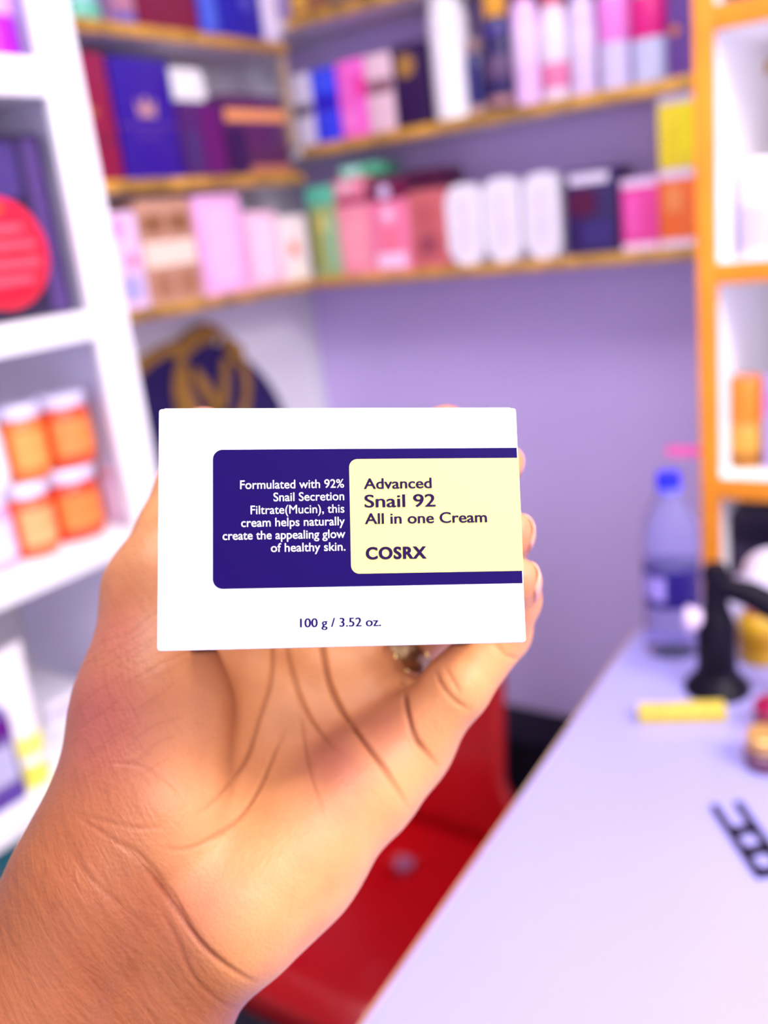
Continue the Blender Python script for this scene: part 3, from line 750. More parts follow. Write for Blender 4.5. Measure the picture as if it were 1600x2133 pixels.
# ------------------------------------------------------------------ ceiling lamps
def ceiling_lamp(x, y, w, d, power, label):
    o = thing('ceiling_lamp', label, 'lamp', (x, y, 2.35))
    box('frame', (-w / 2 - .02, -d / 2 - .02, -.03), (w / 2 + .02, d / 2 + .02, -.0005), M_WHITE, o, .003)
    e = bpy.data.materials.new('lamp_diffuser'); e.use_nodes = True
    b = e.node_tree.nodes['Principled BSDF']; b.inputs['Emission Color'].default_value = (1, .97, .95, 1); b.inputs['Emission Strength'].default_value = 4
    box('diffuser', (-w / 2, -d / 2, -.034), (w / 2, d / 2, -.0305), e, o)
    ld = bpy.data.lights.new('lamp_light', 'AREA'); ld.shape = 'RECTANGLE'; ld.size = w; ld.size_y = d; ld.energy = power; ld.color = (1, .96, .93)
    lo_ = bpy.data.objects.new('lamp_light', ld); COL.objects.link(lo_); lo_.parent = o; lo_.location = (0, 0, -.04)
    return o
ceiling_lamp(-0.3, 0.5, 0.6, 0.6, 8, 'square ceiling lamp over the counter')
ceiling_lamp(0.75, -0.35, 0.6, 0.6, 4, 'square ceiling lamp near the shop front')
ceiling_lamp(1.0, 0.3, 0.6, 0.6, 28, 'added square ceiling lamp by the right wall, filling the left shelves')  # extra lamp added to brighten the left wall and its shelves

# ------------------------------------------------------------------ the cream carton in the hand
W = 0.083
quad = [(330, 851), (1076, 849), (1090, 1338), (318, 1357)]
A = []
for (u, v), (x, y) in zip(((0, 0), (1, 0), (1, 1), (0, 1)), quad):
    x, y = (x - CX) / F, (y - CY) / F
    A += [[u, v, 1, 0, 0, 0, -x * u, -x * v, -x], [0, 0, 0, u, v, 1, -y * u, -y * v, -y]]
hm = np.linalg.svd(np.array(A))[2][-1].reshape(3, 3); hm /= hm[2, 2]
s_ = W / np.linalg.norm(hm[:, 0])
HB = float(np.linalg.norm(hm[:, 1]) * s_)
ux = hm[:, 0] / np.linalg.norm(hm[:, 0]); uy = hm[:, 1] - ux * (ux @ hm[:, 1]); uy /= np.linalg.norm(uy); un = np.cross(ux, uy)
t0 = hm[:, 2] * s_
hinv = np.linalg.inv(hm)
def uv(x, y):
    """picture point -> millimetre-true position on the carton's front, x right, z up from the lower left corner"""
    q = hinv @ np.array([(x - CX) / F, (y - CY) / F, 1.0]); q /= q[2]
    return q[0] * W, (1 - q[1]) * HB
DB = 0.078
org_c = t0 + uy * HB                                    # lower left front corner, camera space
bx_w = CAM + RM @ org_c
ax_x, ax_z, ax_y = RM @ ux, RM @ (-uy), RM @ un
cream = thing('cream_carton', 'white cream carton with navy and pale yellow label held in the hand', 'box', (0, 0, 0))
cream.matrix_world = Matrix(((ax_x[0], ax_y[0], ax_z[0], bx_w[0]), (ax_x[1], ax_y[1], ax_z[1], bx_w[1]), (ax_x[2], ax_y[2], ax_z[2], bx_w[2]), (0, 0, 0, 1)))
CARD = mat((252, 250, 253), 0.42, var=.01, scale=60, name='coated_white_card')
bm = bmesh.new(); add_box(bm, (0, 0, 0), (W, DB, HB), .0009, 3)
for v in bm.verts:                                      # soft, slightly pressed corners and bowed faces
    fx, fz = v.co.x / W, v.co.z / HB
from_bm('body', bm, CARD, cream, smooth=True)
box('glue_flap', (.0006, -.00012, .0012), (uv(391, 1100)[0], .0005, HB - .0008), CARD, cream)
box('top_tuck_flap', (.0012, .0012, HB - .0002), (W - .0012, DB - .001, HB + .0003), CARD, cream)
INK = mat((20, 0, 76), 0.5, var=.03, scale=80, spec=.08, name='navy_print')
YEL = mat((244, 232, 128), 0.45, var=.012, scale=60, spec=.3, name='pale_yellow_print')
nl = (uv(440, 1085)[0]); nt = (uv(443, 940)[1] + uv(1071, 930)[1]) / 2; nb = (uv(437, 1228)[1] + uv(1083, 1214)[1]) / 2
panel = prism('navy_panel', rrect(nl, nb, W - .0004, nt, .0022, 8, (1, 0, 0, 1)), -.00016, .0002, INK, cream)
yl = uv(726, 1080)[0]; yt = (uv(740, 959)[1] + uv(1073, 952)[1]) / 2; yb = (uv(740, 1195)[1] + uv(1082, 1189)[1]) / 2
yel = prism('yellow_panel', rrect(yl, yb, W - .0001, yt, .0019, 8, (1, 0, 0, 1)), -.00024, .0002, YEL, cream)

def text_mesh(s, offset=0.0, spacing=1.0):
    cu = bpy.data.curves.new('t', 'FONT'); cu.body = s; cu.size = 1.0; cu.offset = offset; cu.resolution_u = 6; cu.space_character = spacing
    o = bpy.data.objects.new('t', cu); COL.objects.link(o)
    dg = bpy.context.evaluated_depsgraph_get(); dg.update()
    me = bpy.data.meshes.new_from_object(o.evaluated_get(dg))
    bpy.data.objects.remove(o); bpy.data.curves.remove(cu)
    co = np.empty(len(me.vertices) * 3); me.vertices.foreach_get('co', co)
    return me, co.reshape(-1, 3)
CAPH = None
_, hco = text_mesh('H'); CAPH = hco[:, 1].max() - hco[:, 1].min()
def print_line(s, xl, yl_, xr, yr_, cap_px, m, parent, offset=0.0, y=-.0003, spacing=1.0, bold=0.0):
    me, co = text_mesh(s, offset, spacing)
    a = np.array(uv(xl, yl_)); b = np.array(uv(xr, yr_)); wd = np.linalg.norm(b - a)
    e1 = (b - a) / wd; e2 = np.array([-e1[1], e1[0]])
    capm = abs(uv(xl, yl_ - cap_px)[1] - uv(xl, yl_)[1])
    sx = wd / (co[:, 0].max() - co[:, 0].min()); sz = capm / CAPH
    X = (co[:, 0] - co[:, 0].min()) * sx; Z = co[:, 1] * sz
    P2 = a[None] + X[:, None] * e1 + Z[:, None] * e2
    new = np.stack([P2[:, 0], np.full(len(X), y), P2[:, 1]], 1)
    me.vertices.foreach_set('co', new.ravel()); me.update()
    if bold:                                            # heavier strokes: the glyphs once more, a hair to the side
        bm = bmesh.new(); bm.from_mesh(me)
        d = bmesh.ops.duplicate(bm, geom=list(bm.verts) + list(bm.edges) + list(bm.faces))
        k_ = bold * W / 750.0
        for v in d['geom']:
            if isinstance(v, bmesh.types.BMVert): v.co += Vector((e1[0] * k_, -.00002, e1[1] * k_))
        bm.to_mesh(me); bm.free(); me.update()
    me.name = 'printed_line'; me.materials.clear(); me.materials.append(m)
    o = bpy.data.objects.new('printed_line', me); COL.objects.link(o); o.parent = parent
    o['label'] = 'line of lettering: ' + s
    return o
WINK = mat((248, 244, 255), .35, var=.01, name='white_print'); DINK = mat((30, 4, 60), .5, var=.02, spec=.1, name='dark_print')
for s, xl, yl_, xr, yr_ in (('Formulated with 92%', 498, 1019, 714, 1016), ('Snail Secretion', 567, 1044.5, 714, 1042), ('Filtrate(Mucin), this', 519, 1071.5, 714, 1068),
                            ('cream helps naturally', 499, 1098, 714.5, 1094), ('create the appealing glow', 460, 1125, 715, 1120.5), ('of healthy skin.', 560, 1150, 715, 1147)):
    print_line(s, xl, yl_, xr, yr_, 17.5, WINK, panel, offset=0 if 'Mucin' in s else .004)
print_line('Advanced', 755, 1019, 896, 1017, 21.5, DINK, yel, offset=.012, y=-.0004, bold=.8)
print_line('Snail 92', 756, 1057.5, 903, 1055.5, 26, DINK, yel, offset=.008, y=-.0004, bold=1.2)
print_line('All in one Cream', 756, 1092, 1010, 1088, 22, DINK, yel, offset=.012, y=-.0004, bold=.8)
print_line('COSRX', 757, 1165, 883, 1163, 24, DINK, yel, offset=.03, y=-.0004, spacing=1.12, bold=1.4)
print_line('100 g / 3.52 oz.', 618, 1307, 786, 1304, 18.5, INK, cream, offset=.004, y=-.0002, bold=1.2)

# ------------------------------------------------------------------ hand: one continuous surface grown from a distance field
def C3(x, y, d): return np.array([(x - CX) / F * d, (y - CY) / F * d, d])   # camera space
def smin(a, b, k):
    h = np.clip(0.5 + 0.5 * (b - a) / k, 0, 1)
    return b + (a - b) * h - k * h * (1 - h)
PALM = [  # (x, y, depth, radius) pairs of rounded cones
    ((-330, 2760, .240, .0285), (0, 2260, .250, .0260)), ((-10, 2900, .250, .0275), (262, 2330, .260, .0235)),
    ((0, 2260, .250, .0260), (205, 1840, .2585, .0220)), ((262, 2330, .260, .0235), (365, 1985, .2665, .0200)),
    ((205, 1840, .2585, .0220), (300, 1700, .268, .0250)), ((300, 1700, .268, .0250), (318, 1480, .280, .0215)), ((318, 1480, .280, .0215), (322, 1230, .296, .0150)),
    ((365, 1985, .2665, .0200), (470, 1885, .267, .0212)), ((470, 1885, .267, .0212), (605, 1770, .276, .0205)), ((605, 1770, .276, .0205), (765, 1620, .289, .0160)), ((765, 1620, .289, .0160), (852, 1552, .293, .0115)),
    ((330, 1850, .268, .0200), (600, 1370, .329, .0145)), ((380, 1850, .270, .0200), (720, 1440, .321, .0140)), ((330, 1800, .272, .0190), (480, 1300, .330, .0145)),
    ((600, 1370, .329, .0145), (720, 1440, .321, .0140)), ((720, 1440, .321, .0140), (845, 1545, .298, .0120)), ((480, 1300, .330, .0145), (600, 1370, .329, .0145)),
    ((765, 1462, .326, .0110), (890, 1475, .309, .0080)),
    ((500, 1760, .282, .0170), (700, 1560, .304, .0150)),
]
FING = {
    'pinky': [(845, 1558, .294, .0118), (950, 1432, .290, .0103), (1046, 1316, .296, .0090), (1073, 1248, .285, .0077), (1077, 1209, .274, .0068)],
    'ring': [(720, 1440, .321, .0125), (830, 1352, .321, .0100), (940, 1275, .320, .0090), (1040, 1163, .299, .0078), (1064, 1111, .279, .0069)],
    'middle': [(600, 1370, .329, .0125), (740, 1230, .330, .0102), (885, 1115, .326, .0090), (1005, 1010, .315, .0078), (1043, 968, .302, .0068)],
    'index': [(480, 1300, .330, .0125), (590, 1160, .332, .0104), (715, 1030, .331, .0092), (850, 925, .322, .0080), (930, 886, .314, .0069)],
    'thumb': [(322, 1230, .296, .0150), (362, 1110, .305, .0118), (398, 1010, .3085, .0108), (418, 950, .3085, .0100), (425, 903, .3080, .0086)],
}
hstep = 0.00118
allp = [p for s in PALM for p in s] + [p for f_ in FING.values() for p in f_]
cc = np.array([C3(*p[:3]) for p in allp]); rr = np.array([p[3] for p in allp])
lo = (cc - rr[:, None]).min(0) - .006; hi = (cc + rr[:, None]).max(0) + .006
dims = np.ceil((hi - lo) / hstep).astype(int) + 1
gx = [lo[i] + hstep * np.arange(dims[i]) for i in range(3)]
FAR = 0.02
def cone_into(field, a, b, k):
    pa, pb, ra, rb = C3(*a[:3]), C3(*b[:3]), a[3], b[3]
    mg = max(ra, rb) + k + .004
    l_ = np.minimum(pa, pb) - mg; h_ = np.maximum(pa, pb) + mg
    i0 = np.clip(((l_ - lo) / hstep).astype(int), 0, dims - 1); i1 = np.clip(((h_ - lo) / hstep).astype(int) + 2, 1, dims)
    X, Y, Z = np.meshgrid(*[gx[i][i0[i]:i1[i]] for i in range(3)], indexing='ij')
    ba = pb - pa
    t = np.clip(((X - pa[0]) * ba[0] + (Y - pa[1]) * ba[1] + (Z - pa[2]) * ba[2]) / (ba @ ba), 0, 1)
    d = np.sqrt((X - pa[0] - t * ba[0]) ** 2 + (Y - pa[1] - t * ba[1]) ** 2 + (Z - pa[2] - t * ba[2]) ** 2) - (ra + (rb - ra) * t)
    sl = tuple(slice(i0[i], i1[i]) for i in range(3))
    field[sl] = smin(field[sl], d.astype(np.float32), k)
    return sl
palm = np.full(dims, FAR, np.float32)
for a, b in PALM:
    cone_into(palm, a, b, .009)
field = palm.copy()
def sub(pmin, pmax):
    i0 = np.clip(((pmin - lo) / hstep).astype(int), 0, dims - 1); i1 = np.clip(((pmax - lo) / hstep).astype(int) + 2, 1, dims)
    return tuple(slice(i0[i], i1[i]) for i in range(3))
fg = np.full(dims, FAR, np.float32)
for nm, ch_ in FING.items():
    pts_ = np.array([C3(*p[:3]) for p in ch_])
    sl = sub(pts_.min(0) - .03, pts_.max(0) + .03)
    fg[sl] = FAR
    for a, b in zip(ch_, ch_[1:]):
        cone_into(fg, a, b, .0025)
    field[sl] = np.minimum(field[sl], smin(palm[sl], fg[sl], .006))
    fg[sl] = FAR
# the carton presses into the skin instead of passing through it
crn = np.array([t0 + ux * W * i + uy * HB * j + un * DB * k for i in (0, 1) for j in (0, 1) for k in (0, 1)])
sl = sub(crn.min(0) - .003, crn.max(0) + .003)
XX, YY, ZZ = np.meshgrid(*[gx[i][sl[i]] - t0[i] for i in range(3)], indexing='ij')
bu, bv, bw_ = [XX * e[0] + YY * e[1] + ZZ * e[2] for e in (ux, uy, un)]
dbx = np.maximum(np.maximum(np.maximum(-bu, bu - W), np.maximum(-bv, bv - HB)), np.maximum(-bw_, bw_ - DB)) - .0004
field[sl] = np.maximum(field[sl], -dbx.astype(np.float32))

def surface_nets(f):
    nx, ny, nz = f.shape
    s = f < 0
    cnt = np.zeros((nx - 1, ny - 1, nz - 1), np.int8)
    for i in (0, 1):
        for j in (0, 1):
            for k in (0, 1):
                cnt += s[i:nx - 1 + i, j:ny - 1 + j, k:nz - 1 + k]
    act = (cnt > 0) & (cnt < 8)
    idx = np.argwhere(act); ids = np.full(act.shape, -1, np.int64); ids[act] = np.arange(len(idx))
    acc = np.zeros((len(idx), 3)); num = np.zeros(len(idx))
    cor = [(i, j, k) for i in (0, 1) for j in (0, 1) for k in (0, 1)]
    val = {c_: f[idx[:, 0] + c_[0], idx[:, 1] + c_[1], idx[:, 2] + c_[2]] for c_ in cor}
    for c1 in cor:
        for ax_ in range(3):
            if c1[ax_]: continue
            c2 = list(c1); c2[ax_] = 1; c2 = tuple(c2)
            v1, v2 = val[c1], val[c2]; m_ = (v1 < 0) != (v2 < 0)
            t = np.where(m_, v1 / np.where(m_, v1 - v2, 1), 0)
            p_ = np.tile(np.array(c1, float), (len(idx), 1)); p_[:, ax_] += t
            acc[m_] += p_[m_]; num[m_] += 1
    V = idx + acc / num[:, None]
    Fc = []
    for ax_ in range(3):
        a_, b_ = [(1, 2), (2, 0), (0, 1)][ax_]
        sl1 = [slice(None)] * 3; sl2 = [slice(None)] * 3
        sl1[ax_] = slice(0, f.shape[ax_] - 1); sl2[ax_] = slice(1, f.shape[ax_])
        ed = np.argwhere(s[tuple(sl1)] != s[tuple(sl2)])
        ok = (ed[:, a_] > 0) & (ed[:, b_] > 0) & (ed[:, a_] < f.shape[a_] - 1) & (ed[:, b_] < f.shape[b_] - 1)
        ed = ed[ok]
        q = []
        for da, db in ((-1, -1), (0, -1), (0, 0), (-1, 0)):
            e_ = ed.copy(); e_[:, a_] += da; e_[:, b_] += db
            q.append(ids[e_[:, 0], e_[:, 1], e_[:, 2]])
        q = np.stack(q, 1)
        fl = s[ed[:, 0], ed[:, 1], ed[:, 2]]
        q[~fl] = q[~fl][:, ::-1]
        Fc.append(q)
    return V, np.concatenate(Fc)
V, Fq = surface_nets(field)
Vc = lo + V * hstep                                                     # camera space
hand_o = CAM + RM @ C3(480, 1700, .29)
Vw = (RM @ Vc.T).T + CAM - hand_o
me = bpy.data.meshes.new('person')
me.from_pydata(Vw.tolist(), [], Fq.tolist()); me.update()
tmp = bpy.data.objects.new('tmp', me); COL.objects.link(tmp)
m1_ = tmp.modifiers.new('s', 'SMOOTH'); m1_.factor = .5; m1_.iterations = 4
m2_ = tmp.modifiers.new('d', 'SUBSURF'); m2_.levels = 1
dg = bpy.context.evaluated_depsgraph_get(); dg.update()
hme = bpy.data.meshes.new_from_object(tmp.evaluated_get(dg))
bpy.data.objects.remove(tmp)
nv = len(hme.vertices)
co = np.empty(nv * 3); hme.vertices.foreach_get('co', co); co = co.reshape(-1, 3)
nr = np.empty(nv * 3); hme.vertices.foreach_get('normal', nr); nr = nr.reshape(-1, 3)
cam_sp = (RM.T @ (co + hand_o - CAM).T).T; cam_n = (RM.T @ nr.T).T
PXY = np.stack([CX + F * cam_sp[:, 0] / cam_sp[:, 2], CY + F * cam_sp[:, 1] / cam_sp[:, 2]], 1)
if np.sum(cam_n[:, 2] * (cam_sp[:, 2] - cam_sp[:, 2].mean())) < 0:
    hme.flip_normals(); nr = -nr; cam_n = -cam_n
front = np.clip((-cam_n[:, 2] - .05) / .3, 0, 1)
def seg_dist(poly, reach=70, with_t=False):
    P_ = np.array([np.asarray(q, float) for q in poly])
    d = np.full(nv, 1e9); tt = np.zeros(nv)
    sel = np.nonzero((front > 0) & np.all(PXY > P_.min(0) - reach, 1) & np.all(PXY < P_.max(0) + reach, 1))[0]
    Q = PXY[sel]; ds = np.full(len(sel), 1e9); ts = np.zeros(len(sel))
    ln = np.concatenate([[0], np.cumsum(np.linalg.norm(np.diff(P_, axis=0), axis=1))])
    for i in range(len(P_) - 1):
        b_ = P_[i + 1] - P_[i]
        t = np.clip(((Q - P_[i]) @ b_) / (b_ @ b_), 0, 1)
        dd = np.linalg.norm(Q - P_[i] - t[:, None] * b_, axis=1); m_ = dd < ds
        ds[m_] = dd[m_]; ts[m_] = (ln[i] + t[m_] * (ln[i + 1] - ln[i])) / ln[-1]
    d[sel] = ds; tt[sel] = ts
    return (d, tt) if with_t else d
def smooth_poly(p, n=10):
    p = [np.array(q, float) for q in p]; p = [2 * p[0] - p[1]] + p + [2 * p[-1] - p[-2]]; out_ = []
    for i in range(1, len(p) - 2):
        for k in range(n):
            t = k / n
            out_.append(.5 * ((2 * p[i]) + (-p[i - 1] + p[i + 1]) * t + (2 * p[i - 1] - 5 * p[i] + 4 * p[i + 1] - p[i + 2]) * t * t + (-p[i - 1] + 3 * p[i] - 3 * p[i + 1] + p[i + 2]) * t ** 3))
    out_.append(p[-2]); return out_
CREASES = [  # hand lines: points, depth in mm, half width px
    ([(568, 1350), (566, 1420), (540, 1500), (515, 1575), (480, 1630), (440, 1675), (402, 1702)], 1.0, 6),
    ([(598, 1515), (570, 1570), (540, 1640), (500, 1700), (450, 1740), (390, 1768), (330, 1765)], .8, 6),
    ([(596, 1340), (612, 1410), (640, 1485), (685, 1550), (720, 1575)], 1.0, 6),
    ([(622, 1470), (635, 1560), (655, 1640), (682, 1710)], .5, 5),
    ([(672, 1340), (682, 1410), (710, 1475), (755, 1540), (800, 1600), (835, 1655), (856, 1690)], 1.7, 7),
    ([(842, 1410), (846, 1470), (862, 1530), (890, 1570), (915, 1598)], 1.6, 7),
    ([(905, 1390), (922, 1430), (950, 1462), (985, 1482)], .8, 7),
    ([(925, 1385), (945, 1420), (962, 1450)], .6, 6),
    ([(150, 1695), (215, 1735), (275, 1780), (325, 1832), (360, 1885)], .45, 6),
    ([(290, 1795), (330, 1838), (365, 1888), (400, 1940), (440, 1985), (490, 2022), (535, 2046)], 1.5, 8),
    ([(215, 1755), (270, 1765), (320, 1810), (365, 1870), (402, 1935), (440, 1990)], .7, 5),
    ([(330, 1880), (370, 1960), (400, 2030), (450, 2080), (505, 2110)], .55, 6),
    ([(150, 1690), (215, 1710), (290, 1725), (350, 1722)], .3, 6),
    ([(120, 1750), (200, 1840), (290, 1920), (360, 2010)], .2, 6),
    ([(225, 1590), (290, 1596), (350, 1630), (380, 1660)], .35, 5),
    ([(1035, 1345), (1055, 1365), (1082, 1372)], .6, 5),
]
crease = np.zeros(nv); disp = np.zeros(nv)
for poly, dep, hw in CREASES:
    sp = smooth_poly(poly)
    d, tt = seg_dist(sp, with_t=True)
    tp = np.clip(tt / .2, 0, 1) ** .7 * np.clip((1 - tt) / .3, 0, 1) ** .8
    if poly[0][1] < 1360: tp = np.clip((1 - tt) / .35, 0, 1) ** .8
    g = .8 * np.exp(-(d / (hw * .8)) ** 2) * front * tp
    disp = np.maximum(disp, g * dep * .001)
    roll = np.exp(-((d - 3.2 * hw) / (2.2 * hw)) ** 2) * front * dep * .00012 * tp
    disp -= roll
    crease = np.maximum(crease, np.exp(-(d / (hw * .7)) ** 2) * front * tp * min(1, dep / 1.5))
rng = np.random.default_rng(3)
fine = np.zeros(nv)
wristf = np.clip((PXY[:, 1] - 1740 - 1.05 * np.clip(PXY[:, 0] - 170, 0, 1e9)) / 30 + 1, 0, 1)
for i in range(96):     # fine skin lines running round the wrist and up the thumb ball
    if i < 66:
        s0 = np.array([rng.uniform(-40, 420), rng.uniform(1720, 2130)]); d_ = np.array([.55, .83]) + rng.normal(0, .07, 2); ln = rng.uniform(80, 240)
    else:
        s0 = np.array([rng.uniform(150, 300), rng.uniform(1330, 1640)]); d_ = np.array([.86, -.5]) + rng.normal(0, .1, 2); ln = rng.uniform(60, 160)
    s1 = s0 + d_ * ln; mid = (s0 + s1) / 2 + rng.normal(0, 6, 2)
    d = seg_dist([s0, mid, s1])
    fine = np.maximum(fine, np.exp(-(d / 2.8) ** 2) * front * rng.uniform(.3, .85) * (wristf if i < 66 else .75))
disp += fine * .00012
for x, y, s__, a_ in ((560, 1890, 85, .0022), (700, 1610, 45, .001), (300, 1500, 90, .001)):
    disp -= a_ * front * np.exp(-(((PXY[:, 0] - x) ** 2 + (PXY[:, 1] - y) ** 2) / (2 * s__ ** 2)))
co2 = co - nr * disp[:, None]
hme.vertices.foreach_set('co', co2.ravel()); hme.update()
# pigment: paler palm, browner wrist and back of the hand, reddish pads; thumb side shade painted in
wl = smooth_poly([(60, 1600), (190, 1735), (300, 1795), (388, 1920), (480, 2030), (620, 2110)], 3)
sd = np.full(nv, 1e9); sgn = np.zeros(nv)
for a_, b_ in zip(wl, wl[1:]):
    dv = b_ - a_; t = np.clip(((PXY - a_) @ dv) / (dv @ dv), 0, 1)
    r_ = PXY - a_ - t[:, None] * dv; dd = np.linalg.norm(r_, axis=1)
    m_ = dd < sd; sd[m_] = dd[m_]; sgn[m_] = np.sign(dv[0] * r_[m_, 1] - dv[1] * r_[m_, 0])
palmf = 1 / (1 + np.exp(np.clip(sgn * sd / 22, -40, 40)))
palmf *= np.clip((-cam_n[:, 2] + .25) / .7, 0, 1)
edge = 1 / (1 + np.exp(-(PXY[:, 0] - (330 + (PXY[:, 1] - 1500) * .12)) / 38)); edge = np.maximum(edge, .5 * np.clip((1480 - PXY[:, 1]) / 200, 0, 1))  # less palm tone on the thumb side: shade put into the colour
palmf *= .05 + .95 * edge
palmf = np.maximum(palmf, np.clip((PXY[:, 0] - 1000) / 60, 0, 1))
rosy_shade = np.zeros(nv)
for x, y, sx_, a_ in ((700, 1590, 55, .9), (800, 1520, 50, .7), (205, 1490, 105, .95), (235, 1320, 70, .8), (440, 1880, 60, .5), (690, 1660, 60, .4), (1100, 1200, 45, .6), (1095, 1100, 45, .6), (940, 845, 40, .8), (420, 850, 40, .8)):  # leftmost spots paint purple shade on the thumb ball, the rest redden pads
    rosy_shade = np.maximum(rosy_shade, a_ * np.exp(-(((PXY[:, 0] - x) ** 2 + (PXY[:, 1] - y) ** 2) / (2 * sx_ ** 2))))
for nm, arr in (('palm', palmf), ('rosy_shade', rosy_shade), ('crease', np.clip(crease + .5 * fine, 0, 1))):
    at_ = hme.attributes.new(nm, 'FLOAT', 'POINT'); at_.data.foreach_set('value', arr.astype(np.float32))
hme.shade_smooth()

sk = bpy.data.materials.new('skin'); sk.use_nodes = True
nt_ = sk.node_tree; N = nt_.nodes; L = nt_.links; b = N['Principled BSDF']
def attr(n_):
    a_ = N.new('ShaderNodeAttribute'); a_.attribute_name = n_; return a_.outputs['Fac']
def mix(fac, c1, c2):
    m_ = N.new('ShaderNodeMix'); m_.data_type = 'RGBA'
    if isinstance(fac, (int, float)): m_.inputs[0].default_value = fac
    else: L.new(fac, m_.inputs[0])
    for s__, c_ in ((m_.inputs[6], c1), (m_.inputs[7], c2)):
        if isinstance(c_, tuple): s__.default_value = (*lin(c_), 1)
        else: L.new(c_, s__)
    return m_.outputs[2]
def math_(op, a_, b_):
    m_ = N.new('ShaderNodeMath'); m_.operation = op
    for s__, v in zip(m_.inputs, (a_, b_)):
        if isinstance(v, (int, float)): s__.default_value = v
        else: L.new(v, s__)
    return m_.outputs[0]
tc = N.new('ShaderNodeTexCoord')
nz = N.new('ShaderNodeTexNoise'); nz.inputs['Scale'].default_value = 60; nz.inputs['Detail'].default_value = 5; L.new(tc.outputs['Object'], nz.inputs['Vector'])
nz2 = N.new('ShaderNodeTexNoise'); nz2.inputs['Scale'].default_value = 420; nz2.inputs['Detail'].default_value = 3; L.new(tc.outputs['Object'], nz2.inputs['Vector'])
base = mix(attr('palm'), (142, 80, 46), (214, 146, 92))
base = mix(math_('MULTIPLY', attr('rosy_shade'), .7), base, (166, 84, 82))
base = mix(math_('MULTIPLY', math_('SUBTRACT', nz.outputs['Fac'], .45), .9), base, (150, 74, 38))
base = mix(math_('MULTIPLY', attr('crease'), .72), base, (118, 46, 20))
L.new(base, b.inputs['Base Color'])
b.inputs['Roughness'].default_value = .48
b.inputs['Subsurface Weight'].default_value = .18
b.inputs['Subsurface Radius'].default_value = (.008, .003, .0015)
b.inputs['Subsurface Scale'].default_value = .6
b.inputs['Specular IOR Level'].default_value = .35
vo = N.new('ShaderNodeTexVoronoi'); vo.inputs['Scale'].default_value = 900; L.new(tc.outputs['Object'], vo.inputs['Vector'])
hgt = math_('ADD', math_('MULTIPLY', nz2.outputs['Fac'], .7), math_('MULTIPLY', vo.outputs['Distance'], .5))
def dotv(vec, k):
    m_ = N.new('ShaderNodeVectorMath'); m_.operation = 'DOT_PRODUCT'; L.new(tc.outputs['Object'], m_.inputs[0]); m_.inputs[1].default_value = tuple(np.asarray(vec) * k); return m_.outputs['Value']
el = np.array([.55, .83, 0]); el /= np.linalg.norm(el); ec = np.array([el[1], -el[0], 0])
cb = N.new('ShaderNodeCombineXYZ')
L.new(dotv(RM @ ec, 620), cb.inputs[0]); L.new(dotv(RM @ el, 90), cb.inputs[1]); L.new(dotv(RM @ np.array([0, 0, 1.0]), 90), cb.inputs[2])
wr = N.new('ShaderNodeTexNoise'); wr.inputs['Scale'].default_value = 1.0; wr.inputs['Detail'].default_value = 2; wr.inputs['Distortion'].default_value = .6; L.new(cb.outputs[0], wr.inputs['Vector'])
notpalm = math_('SUBTRACT', 1.0, attr('palm'))
hgt = math_('ADD', hgt, math_('MULTIPLY', math_('MULTIPLY', wr.outputs['Fac'], notpalm), 1.6))
L.new(mix(math_('MULTIPLY', math_('MULTIPLY', math_('GREATER_THAN', wr.outputs['Fac'], .6), notpalm), .16), base, (96, 44, 20)), b.inputs['Base Color'])
bp = N.new('ShaderNodeBump'); bp.inputs['Strength'].default_value = .4; bp.inputs['Distance'].default_value = .0005
L.new(hgt, bp.inputs['Height']); L.new(bp.outputs['Normal'], b.inputs['Normal'])
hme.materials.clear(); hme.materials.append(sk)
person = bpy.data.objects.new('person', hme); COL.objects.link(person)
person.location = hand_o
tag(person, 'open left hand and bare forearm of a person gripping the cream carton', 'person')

# finger nails
NAIL = mat((226, 158, 132), .35, coat=.3, name='nail')
def nail(p1, p2, dorsal, r, length=.0072, wd=46):
    a_, b_ = C3(*p1), C3(*p2); t = (b_ - a_) / np.linalg.norm(b_ - a_)
    d_ = np.array(dorsal, float); d_ -= t * (t @ d_); d_ /= np.linalg.norm(d_); s__ = np.cross(t, d_)
    bm = bmesh.new(); nu, nv_ = 8, 7; g = []
    for j in range(nv_ + 1):
        v = j / nv_; row = []
        for i in range(nu + 1):
            u = -1 + 2 * i / nu
            an = math.radians(wd) * u
            ll = length * (v - .62) + (.0016 * (1 - u * u) if j == nv_ else 0)
            q = b_ + t * ll + (d_ * math.cos(an) + s__ * math.sin(an)) * (r + .0001 - .0035 * max(0, v - .62) ** 1.3)
            row.append(bm.verts.new(RM @ q + CAM - hand_o))
        g.append(row)
    for j in range(nv_):
        for i in range(nu): bm.faces.new((g[j][i], g[j][i + 1], g[j + 1][i + 1], g[j + 1][i]))
    o = from_bm('fingernail', bm, NAIL, person, smooth=True)
    md = o.modifiers.new('thick', 'SOLIDIFY'); md.thickness = .0006; md.offset = 0
    return o
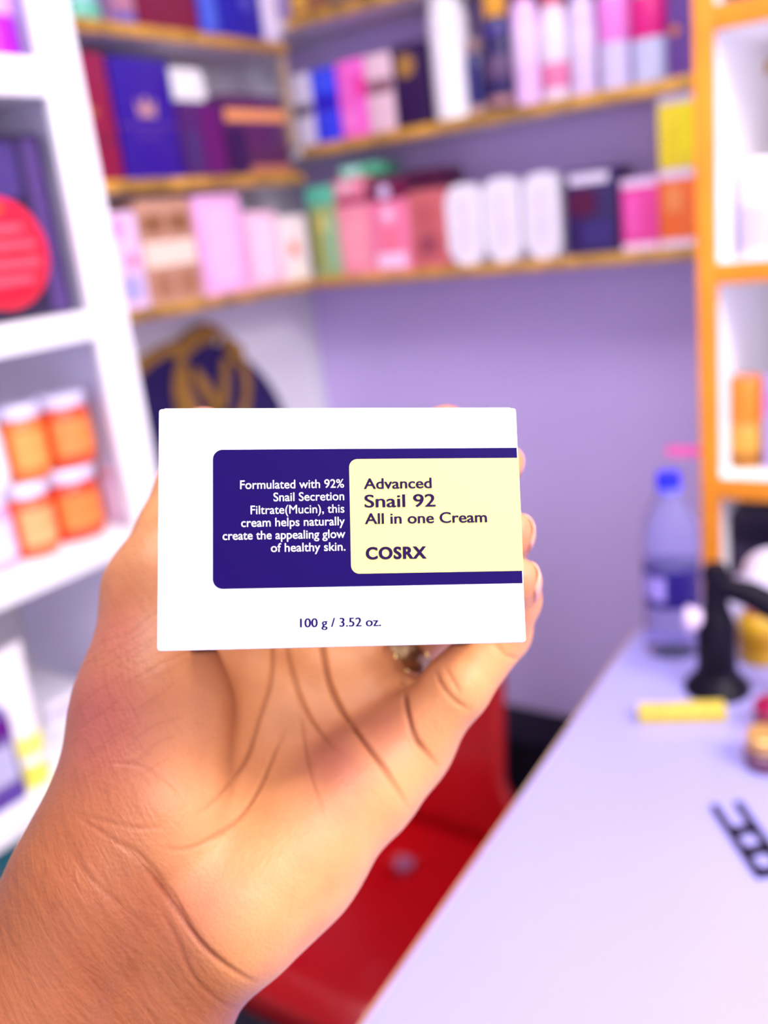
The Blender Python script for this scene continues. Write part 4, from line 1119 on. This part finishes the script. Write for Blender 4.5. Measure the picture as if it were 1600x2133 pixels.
for nm, dr in (('pinky', (.95, .1, .2)), ('ring', (.95, 0, .3)), ('middle', (.7, 0, .7)), ('index', (.1, -.3, 1)), ('thumb', (-.2, 0, 1))):
    q1, q2 = FING[nm][-2], FING[nm][-1]
    nail(q1[:3], q2[:3], dr, q2[3] * 1.02)

# ring on the ring finger
q1, q2 = FING['ring'][0], FING['ring'][2]
pa = C3(*FING['ring'][1][:3]) * .86 + C3(*FING['ring'][2][:3]) * .14
t = C3(*q2[:3]) - C3(*q1[:3]); t /= np.linalg.norm(t)
s1 = np.cross(t, [0, 0, 1.0]); s1 /= np.linalg.norm(s1); s2 = np.cross(s1, t)
RMET = mat((150, 120, 84), .25, metal=.85, var=.3, scale=300, bump=.3, name='ring_metal')
rw = RM @ pa + CAM
rg = thing('finger_ring', 'worn gold and silver ring on the ring finger', 'ring', tuple(rw))
bm = bmesh.new(); n1, n2 = 48, 10; gr = []
R0_ = .0114
for i in range(n1):
    a_ = 2 * math.pi * i / n1; row = []
    for j in range(n2):
        bb_ = 2 * math.pi * j / n2
        rad = R0_ + .0009 * math.cos(bb_); ofs = .0040 * math.sin(bb_) * (1 + .12 * math.cos(6 * a_))
        q = (s1 * math.cos(a_) + s2 * math.sin(a_)) * rad + t * ofs
        row.append(bm.verts.new(RM @ q))
    gr.append(row)
for i in range(n1):
    for j in range(n2): bm.faces.new((gr[i][j], gr[(i + 1) % n1][j], gr[(i + 1) % n1][(j + 1) % n2], gr[i][(j + 1) % n2]))
from_bm('band', bm, RMET, rg, smooth=True)
for ofs in (-.0042, .0042):
    for i in range(0, 48, 4):
        a_ = 2 * math.pi * i / 48
        q = (s1 * math.cos(a_) + s2 * math.sin(a_)) * (R0_ + .0004) + t * ofs
        bm = bmesh.new(); bmesh.ops.create_icosphere(bm, subdivisions=2, radius=.001); bmesh.ops.translate(bm, verts=bm.verts, vec=Vector(RM @ q))
        from_bm('bead', bm, mat((236, 214, 140), .15, metal=.9, name='bead_gold'), rg, smooth=True)
bpy.context.view_layer.update()
